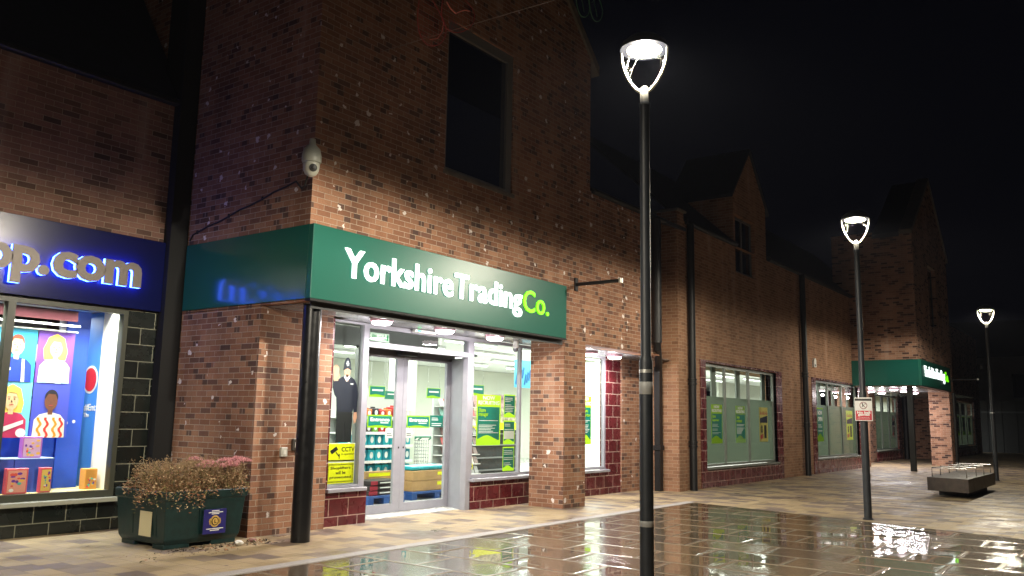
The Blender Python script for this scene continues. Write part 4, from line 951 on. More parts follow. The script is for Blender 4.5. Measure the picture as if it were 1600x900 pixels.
for k, (a, h) in enumerate(((8.292, .085), (8.322, .105), (8.352, .10), (8.380, .08))): g.plate([(a-.011, 2.10), (a-.009, 2.11+h), (a+.004, 2.12+h), (a+.013, 2.105+h), (a+.015, 2.10)], yb-.0062, .0015)
g.plate([(8.39, 2.03), (8.43, 2.075), (8.42, 2.09), (8.385, 2.07)], yb-.0064, .0015); g.build('raised_hand', SKIN, e)
g = MB(); g.plate([(8.75, 1.555), (8.82, 1.56), (8.825, 1.48), (8.80, 1.42), (8.765, 1.41), (8.745, 1.47)], yb-.006, .0015)
for k in range(3): g.plate([(8.757+k*.02, 1.43), (8.772+k*.02, 1.43), (8.768+k*.02, 1.395+k*.006), (8.760+k*.02, 1.395+k*.006)], yb-.0061, .0014)
g.build('lowered_hand', SKIN, e)
MB().box(8.655, 8.715, yb-.0060, yb-.005, 1.955, 1.972).build('chest_tag', PAPER, e)

def squeeze(root, x0, k):
    for o_ in root.children:
        ox = root.location.x
        for v_ in o_.data.vertices: v_.co.x = (x0+(v_.co.x+ox-x0)*k)-ox
squeeze(bpy.data.objects['police_cutout'], 8.285, .90)
squeeze(bpy.data.objects['cctv_notice'], 8.235, .93)

# ================================================================== stock inside the store
def stock_pack(x, y, z, mm, lb, grp, w_=.17, h_=.2, d=.2):
    e = empty('stock_pack', (x, y, z), lb, 'pack', grp)
    MB().box(x-w_/2, x+w_/2, y, y+d, z, z+h_*.86, bev=.012).box(x-w_*.18, x+w_*.18, y+.06, y+.13, z+h_*.861, z+h_).build('pack_body', mm, e)
    MB().ell(x, z+h_*.42, w_*.24, h_*.26, y-.003, .003, 14).build('pack_label', PAPER, e)
    return e
TEALP = mat('teal_pack', (40, 165, 180), .35); TEALQ = mat('deep_teal_pack', (18, 125, 145), .35)
e = empty('store_shelf', (11.6, 11.7, 0), 'shelf unit stacked with teal packs straight behind the left door leaf', 'shelf')
MB().box(10.62, 12.35, 11.93, 11.96, .02, 2.0).build('back_panel', mat('shelf_back', (190, 195, 190), .6), e)
for z in (.42, .70, .98, 1.22, 1.5):
    MB().box(10.62, 12.35, 11.45, 11.925, z-.035, z-.008).build('shelf_board', WHITE, e)
    MB().box(10.62, 12.35, 11.438, 11.449, z-.045, z+.005).build('price_rail', PAPER, e)
shelf_g = 'teal packs on the store shelf'; k = 0
for z in (.42, .70, .98):
    for i_ in range(9):
        x = 10.74+i_*.19
        stock_pack(x, 11.5, z, TEALP if (i_+k) % 3 else TEALQ, 'teal pack with a round white label on the crowded store shelf', shelf_g, h_=.235)
    k += 1
rr = random.Random(5)
mixc = [mat('pk_orange', (220, 110, 50), .5), mat('pk_red', (190, 50, 50), .5), mat('pk_cream', (225, 215, 190), .5), mat('pk_green', (110, 160, 60), .5), mat('pk_dark', (50, 44, 50), .5), mat('pk_pink', (215, 130, 150), .5)]
for z, n in ((1.22, 10), (1.5, 10)):
    for i_ in range(n):
        stock_pack(10.70+i_*.172, 11.5, z, mixc[rr.randrange(6)], 'small bright mixed pack on the upper store shelf', 'mixed packs on the upper store shelf', w_=.15, h_=rr.uniform(.15, .22))
def hang_sign(x0, x1, z0, z1, y, mm, lb, wav=True):
    e = empty('hanging_sign', ((x0+x1)/2, y, z0), lb, 'hanging sign')
    MB().box(x0, x1, y, y+.01, z0, z1).build('board', LIME if wav else mm, e)
    if wav: wavy(MB(), x0+.01, x1-.01, z0+.03, z1-.01, y-.003, .002).build('teal_panel', TEAL, e)
    MB().box(x0+.06, x1-.06, y-.005, y-.0035, z1-(z1-z0)*.45, z1-(z1-z0)*.3).build('lettering', PAPER, e)
    MB().tube([(x0+.03, y+.005, z1), (x0+.03, y+.005, 3.2)], .003, 5).tube([(x1-.03, y+.005, z1), (x1-.03, y+.005, 3.2)], .003, 5).build('hanger', WIRE, e)
hang_sign(11.10, 11.50, 1.86, 2.06, 11.4, TEAL, 'lime and teal hanging sign above the teal packs')
hang_sign(11.52, 11.95, 1.83, 1.98, 11.42, mat('sage_green_sign', (50, 130, 110), .5), 'plain sage green hanging sign right of the lime one', False)
hang_sign(12.55, 12.95, 1.88, 2.08, 11.3, TEAL, 'lime and teal hanging sign seen through the right door leaf')
hang_sign(13.7, 14.35, 1.98, 2.2, 11.3, TEAL, 'lime and teal hanging sign above the card racks')
def pallet(x0, x1, y0, y1, lb):
    e = empty('plastic_pallet', ((x0+x1)/2, y0, 0), lb, 'pallet')
    g = MB(); g.box(x0, x1, y0, y1, .11, .15, bev=.004); g.build('deck', BLUEP, e)
    for xx in (x0, (x0+x1)/2-.07, x1-.14): MB().box(xx, xx+.14, y0+.01, y1-.01, .006, .109, bev=.004).build('skid', BLUEP, e)
pallet(10.55, 11.45, 10.75, 11.3, 'blue plastic pallet under the stack of flat black and red boxes')
pallet(11.75, 13.15, 10.85, 11.7, 'blue plastic pallet under the big cardboard trays')
for k in range(3):
    e = empty('flat_box', (11.0, 10.8, .155+k*.085), ('bottom', 'middle', 'topmost')[k]+' flat black and red box in the stack on the left pallet', 'box')
    MB().box(10.6+.02*k, 11.42-.01*k, 10.8, 11.25, .155+k*.085, .232+k*.085, bev=.004).build('carton', mat('dark_print_box', (48, 40, 42), .45), e)
    MB().box(10.6+.02*k, 10.80, 10.795, 10.7995, .16+k*.085, .228+k*.085).build('red_end', mat('poster_red', (176, 40, 60)), e)
    MB().box(10.86, 11.36, 10.795, 10.7995, .185+k*.085, .205+k*.085).build('lettering', PAPER, e)
for (x0, x1, y0, z0, z1, lb) in ((11.8, 13.1, 10.9, .156, .34, 'lower brown cardboard tray on the right pallet'), (11.8, 13.1, 10.9, .345, .52, 'upper brown cardboard tray under the teal bags'), (11.0, 11.7, 11.31, .156, .52, 'brown cardboard carton behind the flat boxes')):
    e = empty('cardboard_tray', ((x0+x1)/2, y0, z0), lb, 'cardboard box')
    MB().box(x0, x1, y0, y0+.1 if x0 < 11.5 else y0+.7, z0, z1, bev=.004).build('carton', CARD, e)
    MB().box(x1-.62, x1-.08, y0-.004, y0-.0005, z1-.09, z1-.03).build('price_strip', YEL, e)
for k in range(5):
    x = 11.95+k*.24; e = empty('plastic_bag', (x, 10.95, .525), 'one of the flat teal bags lying in a row on the cardboard tray', 'bag', 'teal bags on the cardboard tray')
    MB().box(x-.12, x+.12, 10.95, 11.5, .525, .60, bev=.03, seg=2).build('bag_body', TEALP, e, smooth=True)
    MB().box(x-.07, x+.07, 11.0, 11.3, .601, .604).build('bag_print', PAPER, e)
# row of nested shopping trolleys
for k in range(4):
    x = 13.15+k*.34; y = 12.9
    e = empty('shopping_trolley', (x, y, 0), 'wire shopping trolley with a green handle in the nested row inside the store', 'trolley', 'nested shopping trolleys')
    g = MB()
    for q in range(7):
        zz = .55+q*.075; g.tube([(x-.27, y, zz), (x+.27, y, zz), (x+.24, y+.7, zz), (x-.24, y+.7, zz)], .006, 5, closed=True)
    for q in range(8): g.tube([(x-.26+q*.074, y, .5), (x-.26+q*.074, y, 1.02)], .005, 5)
    g.build('basket', WIRE, e)
    MB().tube([(x-.25, y-.02, 1.02), (x-.25, y-.12, 1.08), (x+.25, y-.12, 1.08), (x+.25, y-.02, 1.02)], .018, 8).build('handle', mat('green_handle', (20, 120, 90), .4), e)
    MB().tube([(x-.25, y, .5), (x-.2, y+.1, .15), (x-.2, y+.7, .15), (x+.2, y+.7, .15), (x+.2, y+.1, .15), (x+.25, y, .5)], .012, 6).build('frame', WIRE, e)
    for sx in (-.2, .2):
        MB().tube([(x+sx-.012, y+.1, .065), (x+sx+.012, y+.1, .065)], .055, 12).build('wheel', INK, e)
# racks of cards and small goods seen through the right-hand window
e = empty('card_rack', (13.9, 11.6, 0), 'tall rack packed with greeting cards behind the store manager poster', 'rack')
MB().box(13.5, 14.72, 11.95, 12.0, .02, 2.0).build('back_panel', mat('shelf_back', (190, 195, 190)), e)
cards = {}
for r_ in range(8):
    z = .35+r_*.2
    MB().box(13.5, 14.72, 11.62+r_*.02, 11.94, z-.02, z-.008).build('shelf_board', WHITE, e)
rr = random.Random(9)
mx = [mat('card_%s' % n_, c_, .5) for n_, c_ in (('rose', (190, 90, 90)), ('taupe', (120, 100, 95)), ('cream', (210, 200, 190)), ('brown', (90, 60, 55)), ('mint', (120, 160, 150)), ('grey', (150, 150, 150)))]
for r_ in range(8):
    for c_ in range(8):
        x = 13.54+c_*.147; z = .352+r_*.2
        q = MB(); q.prism([(x, 11.66+r_*.02, z), (x+.125, 11.66+r_*.02, z), (x+.125, 11.72+r_*.02, z+rr.uniform(.12, .165)), (x, 11.72+r_*.02, z+.15)], (0, .012, 0))
        o = q.build('greeting_card', mx[rr.randrange(6)]); tag(o, 'small greeting card on the crowded rack behind the recruiting poster', 'card', 'greeting cards on the rack')
e = empty('store_shelf', (15.6, 12.2, 0), 'dark shelf unit with yellow price banner seen through the narrow right pane', 'shelf')
MB().box(14.85, 16.6, 12.0, 12.6, .02, 1.25).build('dark_bay', mat('dark_shelf_bay', (46, 52, 54), .5, var=.5, vscale=12), e)
for z in (.35, .62, .9, 1.15): MB().box(14.84, 16.6, 11.94, 11.999, z, z+.03).build('shelf_edge', mat('grey_shelf', (120, 125, 125), .5), e)
MB().box(14.84, 16.6, 11.95, 11.999, 1.26, 1.42).build('price_banner', YEL, e)
MB().box(14.84, 16.6, 11.96, 12.3, 1.43, 1.75).build('goods_row', mat('pale_mixed_goods', (190, 180, 150), .5, var=.7, vscale=14), e)
MB().box(14.84, 16.6, 11.96, 12.3, 1.76, 2.05).build('goods_row', mat('pink_mixed_goods', (200, 160, 160), .5, var=.7, vscale=10), e)
e = empty('banner', (16.1, 11.5, 2.2), 'light blue banner hanging high behind the narrow right pane', 'banner')
MB().box(15.72, 16.6, 11.5, 11.51, 2.22, 2.85).build('cloth', mat('banner_blue', (95, 190, 225), .5), e)
g = MB()
for k in range(9):
    a = 15.74+k*.085; b = 2.3+.05*(k % 4)
    g.plate([(a, b), (a+.05, b-.02), (a+.11, b+.22), (a+.06, b+.25)], 11.495, .003)
g.build('banner_drawing', mat('banner_ink', (30, 110, 170), .5), e)
e = empty('exit_sign', (9.35, 9.33, 2.68), 'pale green running man exit sign above the left door leaf', 'exit sign')
MB().box(9.02, 9.42, 9.30, 9.31, 2.63, 2.76).build('plate', mat('exit_plate', (205, 232, 210), .5), e)
g = MB(); g.box(9.05, 9.15, 9.297, 9.299, 2.66, 2.73); g.plate([(9.19, 2.69), (9.24, 2.69), (9.24, 2.67), (9.27, 2.697), (9.24, 2.724), (9.24, 2.705), (9.19, 2.705)], 9.297, .002)
g.ell(9.315, 2.735, .01, .01, 9.297, .002, 8); g.plate([(9.30, 2.72), (9.325, 2.72), (9.33, 2.69), (9.35, 2.665), (9.335, 2.66), (9.318, 2.685), (9.30, 2.66), (9.285, 2.665), (9.305, 2.69)], 9.297, .002); g.box(9.365, 9.40, 9.297, 9.299, 2.65, 2.74); g.build('pictogram', mat('exit_green', (20, 150, 80), .5), e)
e = empty('exit_sensor_box', (10.0, 9.12, 2.8), 'slim white unit with a green light on the soffit above the doors', 'sensor')
MB().box(9.75, 10.25, 9.06, 9.14, 2.815, 2.862, bev=.01).build('casing', WHITE, e)
MB().box(9.80, 9.88, 9.055, 9.0595, 2.826, 2.85).build('green_indicator', mat('green_led', (40, 220, 120), .4, emit=(40, 240, 130), es=1.5), e)

# ================================================================== cameras, boxes and cable on the walls
e = empty('dome_camera', (6.70, 8.05, 4.6), 'large white dome security camera on the tower corner above the green sign', 'security camera')
cx_, cy_ = 6.655, 8.02
MB().box(6.64, 6.80, 8.085, 8.1285, 4.58, 4.80, bev=.01).build('wall_plate', mat('camera_shell', (176, 180, 170), .4), e)
MB().tube([(6.74, 8.09, 4.77), (6.70, 8.05, 4.80), (cx_, cy_, 4.79)], .035, 12).lathe([(.0001, 4.875), (.035, 4.87), (.042, 4.80), (.06, 4.78), (.10, 4.74), (.118, 4.66), (.12, 4.585), (.112, 4.565), (.0001, 4.56)], (cx_, cy_, 0), 28, caps=False).build('housing', mat('camera_shell', (176, 180, 170)), e, smooth=True)
o = MB().lathe([(.10, 4.562), (.102, 4.53), (.095, 4.47), (.07, 4.42), (.03, 4.395), (.0001, 4.39)], (cx_, cy_, 0), 28, caps=False).build('dome', mat('camera_shell_lower', (190, 192, 180), .3), e, smooth=True)
vd = Vector((-cx_*.6, -cy_*1.1, -1.6)).normalized()
def ring_at(c, d, r, t, name, mm, par):
    b = MB(); b.lathe([(.0001, -t), (r, -t), (r, t*.6), (r*.8, t), (.0001, t)], (0, 0, 0), 20, caps=False)
    b.xform(Matrix.Translation(c) @ d.to_track_quat('Z', 'Y').to_matrix().to_4x4()); return b.build(name, mm, par, smooth=True)
cc = Vector((cx_, cy_, 4.50))
ring_at(cc+vd*.085, vd, .05, .014, 'face_plate', mat('camera_face', (90, 92, 92), .25, metal=.5), e); ring_at(cc+vd*.102, vd, .027, .008, 'lens', INK, e)
e = empty('wall_cable', (6.76, 8.2, 4.3), 'thin black cable clipped along the left side of the tower to the corner camera', 'cable')
pts = [(6.766, 10.66, 3.90), (6.766, 10.60, 3.98)] + [(6.764, 10.5-k*.235, 4.00+k*.048+.01*math.sin(k*2)) for k in range(9)] + [(6.76, 8.42, 4.42), (6.74, 8.28, 4.30), (6.72, 8.2, 4.32), (6.70, 8.12, 4.46)]
MB().tube(pts, .012, 6).build('cable_run', INK, e)
for k in range(0, 9, 3): MB().box(6.755, 6.779, 10.49-k*.235, 10.51-k*.235, 3.98+k*.048, 4.03+k*.048).build('clip', INK, e)
e = empty('small_camera', (12.18, 8.9, 2.8), 'small white dome camera under the right end of the green sign', 'security camera')
MB().lathe([(.05, 2.866), (.05, 2.80), (.06, 2.79), (.06, 2.76), (.05, 2.745)], (12.18, 8.9, 0), 20).build('base', WHITE, e, smooth=True)
MB().lathe([(.045, 2.7449), (.045, 2.71), (.025, 2.68), (.0001, 2.675)], (12.18, 8.9, 0), 20, caps=False).build('dome', mat('grey_dome', (120, 122, 128), .2), e, smooth=True)
for (x, y, z, lb) in ((27.42, 8.349, 3.44, 'white alarm sounder on the tan brick between the two frosted windows'), (59.2, 7.9, 5.2, 'pale alarm sounder high at the far end of the shops')):
    e = empty('alarm_box', (x, y, z), lb, 'alarm box')
    MB().prism([(x-.11, y, z-.13), (x+.11, y, z-.13), (x+.11, y, z+.08), (x+.04, y, z+.14), (x-.04, y, z+.14), (x-.11, y, z+.08)], (0, -.07, 0)).build('cover', WHITE, e)
    MB().box(x-.05, x+.05, y-.075, y-.0705, z-.11, z-.05).build('strobe', mat('dark_strobe', (50, 60, 80), .3), e)
for (x, z, w_, h_, mm, lb) in ((7.24, 1.03, .05, .06, mat('grey_box', (170, 168, 160), .5), 'pale grey square switch box on the recessed brick left of the black column'), (7.42, 1.12, .045, .075, mat('dark_box', (70, 66, 62), .4, metal=.4), 'small dark metal key box on the recessed brick beside the pale switch box')):
    e = empty('wall_box', (x, 8.98, z), lb, 'wall box')
    MB().box(x-w_, x+w_, 8.93, 8.979, z-h_, z+h_, bev=.008).build('casing', mm, e)
    MB().box(x-w_*.45, x+w_*.45, 8.924, 8.9295, z-h_*.5, z+h_*.4).build('cover_plate', mat('box_plate', (200, 198, 190), .4), e)

# ================================================================== planter and its plants
PX0, PX1, PY0, PY1 = 5.55, 6.53, 8.80, 9.74
e = empty('planter', ((PX0+PX1)/2, (PY0+PY1)/2, 0), 'big dark green plastic planter box full of dry plants beside the brick corner', 'planter')
bm = bmesh.new()
def ringp(x0, x1, y0, y1, z): return [bm.verts.new(p) for p in ((x0, y0, z), (x1, y0, z), (x1, y1, z), (x0, y1, z))]
lv = [(.0, .05), (.0, .10), (-.03, .56), (-.045, .565), (-.055, .66), (-.02, .66), (.03, .50)]
rings = [ringp(PX0-o_*1, PX1+o_*-1 if False else PX1-o_*-1 if False else PX1+(-o_), PY0+o_, PY1-o_, z) for o_, z in [(-a, b) for a, b in lv]] if False else []
for off_, z in ((.03, .045), (.0, .10), (-.035, .53), (-.05, .532), (-.055, .63), (-.03, .633), (.0, .54)):
    rings.append(ringp(PX0+off_, PX1-off_, PY0+off_, PY1-off_, z))
for A, B in zip(rings, rings[1:]):
    for k in range(4): bm.faces.new((A[k], A[(k+1) % 4], B[(k+1) % 4], B[k]))
bm.faces.new(rings[0][::-1]); bm.faces.new(rings[-1])
b_ = MB(); b_.bm.free(); b_.bm = bm
bmesh.ops.bevel(bm, geom=[ed for ed in bm.edges], offset=.008, segments=1, affect='EDGES')
con = b_.build('container', PLASTIC, e)
# recessed-looking raised panels, corner ribs and feet
xm = (PX0+PX1)/2
MB().prism([(xm-.06, PY0-.012, .13), (xm+.30, PY0-.012, .13), (xm+.30, PY0-.045, .54), (xm-.10, PY0-.045, .54)], (0, .03, 0)).build('front_panel', PLASTIC, con)
for (a, b) in ((PX0+.03, PX0+.36), (PX1-.13, PX1+.0)):
    MB().prism([(a, PY0-.006, .33), (b, PY0-.006, .33), (b, PY0-.035, .50), (a, PY0-.035, .50)], (0, .03, 0)).build('raised_panel', PLASTIC, con)
for ya, yb_ in ((PY0+.14, PY0+.5), (PY0+.62, PY1-.05)):
    MB().prism([(PX0-.008, ya, .14), (PX0-.008, yb_, .14), (PX0-.036, yb_, .52), (PX0-.036, ya, .52)], (.03, 0, 0)).build('side_panel', PLASTIC, con)
for (a, b, c, d) in ((PX0+.02, PX0+.34, PY0+.03, PY0+.25), (PX1-.36, PX1-.03, PY0+.03, PY0+.25), (PX0+.03, PX0+.26, PY1-.3, PY1-.03), (PX1-.3, PX1-.03, PY1-.3, PY1-.03)):
    MB().box(a, b, c, d, 0, .05, bev=.005).build('foot', PLASTIC, con)
MB().box(PX0, PX1, PY0, PY1, .545, .59).build('soil', SOIL, e)
o = MB().box(PX0-.032, PX0-.028, PY0+.22, PY0+.46, .13, .40).build('blank_plate', mat('cream_plate', (215, 205, 165), .5), e)
# club plaque on the front
pl = empty('club_plaque', (6.12, 8.75, .27), 'small navy plaque with a round gold emblem on the front of the planter', 'plaque')
MB().box(5.99, 6.29, 8.738, 8.744, .135, .41, bev=.002).build('plate', mat('plaque_navy', (38, 36, 110), .4), pl)
MB().box(5.985, 6.295, 8.744, 8.80, .14, .40).build('backing', PLASTIC, pl)
GOLD = mat('plaque_gold', (200, 165, 90), .4)
yq = 8.7355
MB().ell(6.14, .275, .062, .066, yq, .002, 24).plate([(6.07, .245), (6.09, .24), (6.09, .31), (6.07, .305), (6.062, .275)], yq, .002).plate([(6.21, .245), (6.19, .24), (6.19, .31), (6.21, .305), (6.218, .275)], yq, .002).build('emblem', GOLD, pl)
MB().ell(6.14, .275, .045, .048, yq-.0025, .002, 24).build('emblem_ring', INK, pl); MB().ell(6.14, .275, .036, .038, yq-.005, .002, 24).build('emblem_disc', GOLD, pl)
text('lettering', 'L', 6.128, 6.154, .256, .295, yq-.0052, .002, INK, pl, bold=.03)
g = MB()
for (a, b, z) in ((6.09, 6.19, .388), (6.05, 6.24, .370), (6.09, 6.19, .354), (6.03, 6.255, .188), (6.08, 6.20, .170)): g.box(a, b, yq, yq+.0015, z, z+.009)
g.build('small_print', PAPER, pl)

def leafy(cx, cy, cz, rx, ry, rz, n, rs, mm, size=.03, droop=0.0, up=.4):
    """many thin twisted leaves and twigs spread through a mound"""
    g = MB(); b = g.bm
    for k in range(n):
        a = rs.uniform(0, 2*math.pi); r = rs.random()**.55
        px_, py_ = cx+rx*r*math.cos(a), cy+ry*r*math.sin(a); pz = cz+rz*math.sqrt(max(0, 1-r*r))*rs.uniform(.15, 1.08)-droop*max(0, r-.6)*2*rs.random()
        d = Vector((rs.gauss(0, 1)+1.0*math.cos(a), rs.gauss(0, 1)+1.0*math.sin(a), rs.gauss(up, .7))).normalized()
        s_ = Vector((rs.gauss(0, 1), rs.gauss(0, 1), rs.gauss(0, 1))); s_ = (s_-d*s_.dot(d)).normalized()
        L = size*rs.uniform(.5, 1.9); w_ = size*rs.uniform(.06, .34); p = Vector((px_, py_, pz))
        v = [b.verts.new(p), b.verts.new(p+d*L*.5+s_*w_), b.verts.new(p+d*L), b.verts.new(p+d*L*.5-s_*w_)]
        f = b.faces.new(v); f.material_index = rs.randrange(len(mm))
    return g
DRY = [mat('dry_brown_leaf', (158, 120, 88), .8), mat('olive_leaf', (128, 122, 74), .8), mat('rust_leaf', (150, 100, 74), .8), mat('dark_leaf', (70, 64, 42), .85), mat('straw_leaf', (204, 176, 138), .8)]
PINK = [mat('pink_petal', (226, 166, 172), .8), mat('dusty_petal', (196, 132, 134), .8)]
STEMM = mat('dry_stem', (140, 116, 84), .85)
rs = random.Random(21)
spots = [(5.66, 8.92, .36, 'spreading brown clump spilling over the front left corner of the planter', 0), (5.95, 9.0, .33, 'tall brown leafy clump in the middle front of the planter', 0), (5.80, 9.45, .35, 'bushy olive clump at the back left of the planter', 0),
         (6.22, 9.1, .26, 'pink flowering clump right of the middle in the planter', 1), (6.45, 8.92, .22, 'pink flowering clump at the front right of the planter', 1), (6.35, 9.5, .26, 'sparse twiggy clump at the back right against the brick', 0)]
for (x, y, r, lb, fl) in spots:
    p = empty('dry_shrub' if not fl else 'flowering_plant', (x, y, .6), lb, 'plant', 'plants in the green planter')
    hgt = .31 if not fl else .27
    g = leafy(x, y, .57, r, r, hgt, 2700 if not fl else 1500, rs, DRY, .026, droop=.22 if x < 6 and y < 9 else .03)
    g.build('foliage', DRY, p)
    g = MB()
    for k in range(85):
        a = rs.uniform(0, 6.28); r_ = rs.uniform(.2, 1)*r; hh = hgt*rs.uniform(.8, 1.75)
        q = Vector((x+r_*math.cos(a), y+r_*math.sin(a), .60+hh*.7)); g.tube([(x+r_*.3*math.cos(a), y+r_*.3*math.sin(a), .58), (x+r_*.7*math.cos(a), y+r_*.7*math.sin(a), .60+hh*.4), q], [.004, .003, .0015], 4)
        for t_ in range(9):
            d = Vector((rs.gauss(0, 1), rs.gauss(0, 1), rs.gauss(.4, 1))).normalized(); s_ = d.orthogonal().normalized(); c_ = q+Vector((rs.gauss(0, .014), rs.gauss(0, .014), rs.uniform(-.07, .02)))
            f = g.bm.faces.new([g.bm.verts.new(c_), g.bm.verts.new(c_+d*.012+s_*.006), g.bm.verts.new(c_+d*.026), g.bm.verts.new(c_+d*.012-s_*.006)]); 
    g.build('stems', STEMM, p)
    if fl:
        for k in range(7):
            a = k*6.28/7+rs.uniform(-.3, .3); q = (x+r*.75*math.cos(a)*rs.uniform(.3, 1), y+r*.75*math.sin(a)*rs.uniform(.3, 1), .77+rs.uniform(-.05, .06))
            leafy(q[0], q[1], q[2]+.12, .085, .085, .04, 420, rs, PINK, .016, up=1).build('flower_head', PINK, p)
# debris at the foot of the planter
g = MB(); rs = random.Random(4)
for k in range(420):
    a = rs.random(); x = 5.5+rs.random()**.8*1.35+rs.gauss(0, .03); y = 8.78-abs(rs.gauss(0, .14))-rs.random()*.1*(x > 6.2)
    if rs.random() < .18: x, y = rs.uniform(4.9, 6.2), rs.uniform(8.2, 8.8)
    d = Vector((rs.gauss(0, 1), rs.gauss(0, 1), rs.gauss(0, .4))).normalized(); s_ = Vector((-d.y, d.x, rs.gauss(0, .5))).normalized(); L = rs.uniform(.008, .034)
    f = g.bm.faces.new([g.bm.verts.new(Vector((x, y, .006))+v_) for v_ in (Vector((0, 0, 0)), d*L+s_*L*.4, d*L*1.8, d*L*.9-s_*L*.4)]); f.material_index = rs.randrange(3)
tag(g.build('leaf_litter', [DRY[0], DRY[3], mat('dark_litter', (36, 28, 24), .9)]), kind='stuff')
def crumple(x, y, r, name, label, mm, seed):
    rs = random.Random(seed); b = MB(); bmesh.ops.create_icosphere(b.bm, subdivisions=2, radius=r)
    for v in b.bm.verts: v.co *= rs.uniform(.6, 1.2); v.co.z = v.co.z*.5
    mz = min(v.co.z for v in b.bm.verts)
    for v in b.bm.verts: v.co += Vector((x, y, .003-mz))
    tag(b.build(name, mm, at=None), label, 'litter')
crumple(6.33, 8.53, .055, 'crumpled_paper', 'crumpled white paper lying in front of the planter', PAPER, 2)
crumple(6.62, 8.66, .045, 'crumpled_wrapper', 'grubby pinkish wrapper among the dead leaves by the planter', mat('wrapper', (150, 110, 105), .5), 3)

# ================================================================== toy window display
YT = 11.28
def figure_poster(x0, x1, z0, z1, bgc, hair, skin, top, label, fn=None, long_hair=False):
    e = empty('display_poster', ((x0+x1)/2, YT, z0), label, 'poster')
    MB().box(x0, x1, YT, YT+.006, z0, z1).build('sheet', bgc, e)
    w_, h_, c = x1-x0, z1-z0, (x0+x1)/2
    if long_hair: MB().plate([(c-.14, z0+h_*.45), (c-.16, z0+h_*.65), (c-.10, z0+h_*.88), (c, z0+h_*.96), (c+.10, z0+h_*.88), (c+.15, z0+h_*.62), (c+.13, z0+h_*.45)], YT-.002, .0015).build('hair', hair, e)
    MB().plate([(c-.20, z0), (c-.19, z0+h_*.32), (c-.13, z0+h_*.42), (c-.03, z0+h_*.46), (c+.03, z0+h_*.46), (c+.13, z0+h_*.42), (c+.19, z0+h_*.32), (c+.20, z0)], YT-.004, .0015).build('top', top, e)
    MB().box(c-.03, c+.03, YT-.0045, YT-.003, z0+h_*.42, z0+h_*.55).ell(c, z0+h_*.67, .082, .118, YT-.0055, .0012).build('head', skin, e)
    MB().plate([(c-.08, z0+h_*.70)]+[(c+.085*math.cos(a), z0+h_*.74+.10*math.sin(a)) for a in [math.pi*(1-k/8) for k in range(9)]]+[(c+.08, z0+h_*.70), (c+.05, z0+h_*.80), (c-.04, z0+h_*.81)], YT-.007, .0012).build('hair_front', hair, e)
    MB().box(c-.025, c+.025, YT-.0075, YT-.0065, z0+h_*.585, z0+h_*.598).build('mouth', mat('poster_lip', (190, 70, 70), .5), e); MB().box(c-.05, c-.018, YT-.007, YT-.006, z0+h_*.725, z0+h_*.733).box(c+.018, c+.05, YT-.007, YT-.006, z0+h_*.725, z0+h_*.733).plate([(c-.004, z0+h_*.68), (c+.014, z0+h_*.635), (c-.008, z0+h_*.635)], YT-.007, .001).ell(c-.032, z0+h_*.69, .012, .007, YT-.007, .001, 8).ell(c+.032, z0+h_*.69, .012, .007, YT-.007, .001, 8).build('face_features', mat('print_shadow', (110, 70, 60)), e)
    if fn: fn(e, c, z0, w_, h_)
    return e
SK1, SK2 = mat('poster_skin_light', (240, 195, 150), .5), mat('poster_skin_dark', (120, 74, 56), .5)
BL, BK, BRN = mat('poster_blond', (240, 205, 90), .5), mat('poster_black_hair', (36, 34, 44), .5), mat('poster_brown_hair', (130, 70, 50), .5)
def num(e, c, z0, w_, h_): text('number', '10', c-.13, c-.05, z0+h_*.20, z0+h_*.27, YT-.005, .001, PAPER, e, bold=.03); MB().plate([(c+.07, z0+h_*.43), (c+.10, z0+h_*.42), (c+.12, z0), (c+.08, z0)], YT-.006, .001).build('stripe', PAPER, e)
def bow(e, c, z0, w_, h_): MB().plate([(c, z0+h_*.30), (c+.15, z0+h_*.40), (c+.16, z0+h_*.22)], YT-.006, .001).plate([(c, z0+h_*.30), (c-.09, z0+h_*.36), (c-.08, z0+h_*.22)], YT-.006, .001).build('bow', mat('bow_blue', (165, 200, 240), .5), e)
def wav(e, c, z0, w_, h_):
    for k, (o_, mm) in enumerate(((-.14, mat('poster_orange', (240, 150, 40), .5)), (-.05, mat('poster_scarlet', (225, 60, 50), .5)), (.05, mat('poster_orange', (240, 150, 40))), (.13, mat('poster_scarlet', (225, 60, 50))))):
        L = [(c+o_+.02*math.sin(q*1.3), z0+h_*.41*q/10) for q in range(10)]; MB().plate([(a+.032, b) for a, b in L]+[(a, b) for a, b in L[::-1]], YT-.006, .001).build('stripe', mm, e)
def sash(e, c, z0, w_, h_): MB().plate([(c-.19, z0+.02), (c+.16, z0+h_*.25), (c+.16, z0+h_*.32), (c-.19, z0+.09)], YT-.006, .001).build('sash', PAPER, e); MB().ell(c+.14, z0+.06, .06, .055, YT-.008, .001, 14).build('ball_picture', PAPER, e)
figure_poster(4.66, 5.125, 1.85, 2.51, mat('pb1', (60, 175, 225), .5), BRN, SK1, mat('pt1', (40, 70, 180), .5), 'light blue display poster of a man in a blue number ten shirt', num)
figure_poster(5.14, 5.60, 1.85, 2.51, mat('pb2', (120, 75, 190), .5), BL, SK1, mat('pt2', (190, 215, 245), .5), 'purple display poster of a blond woman in a pale blue top', bow, True)
figure_poster(4.66, 5.125, 1.16, 1.845, mat('pb3', (120, 205, 240), .5), BL, SK1, mat('pt3', (200, 50, 95), .5), 'pale blue display poster of a blond woman in a crimson shirt', sash, True)
figure_poster(5.14, 5.60, 1.16, 1.845, mat('pb4', (75, 85, 200), .5), BK, SK2, mat('pt4', (245, 235, 225), .5), 'blue display poster of a man in a red and orange wavy jumper', wav)
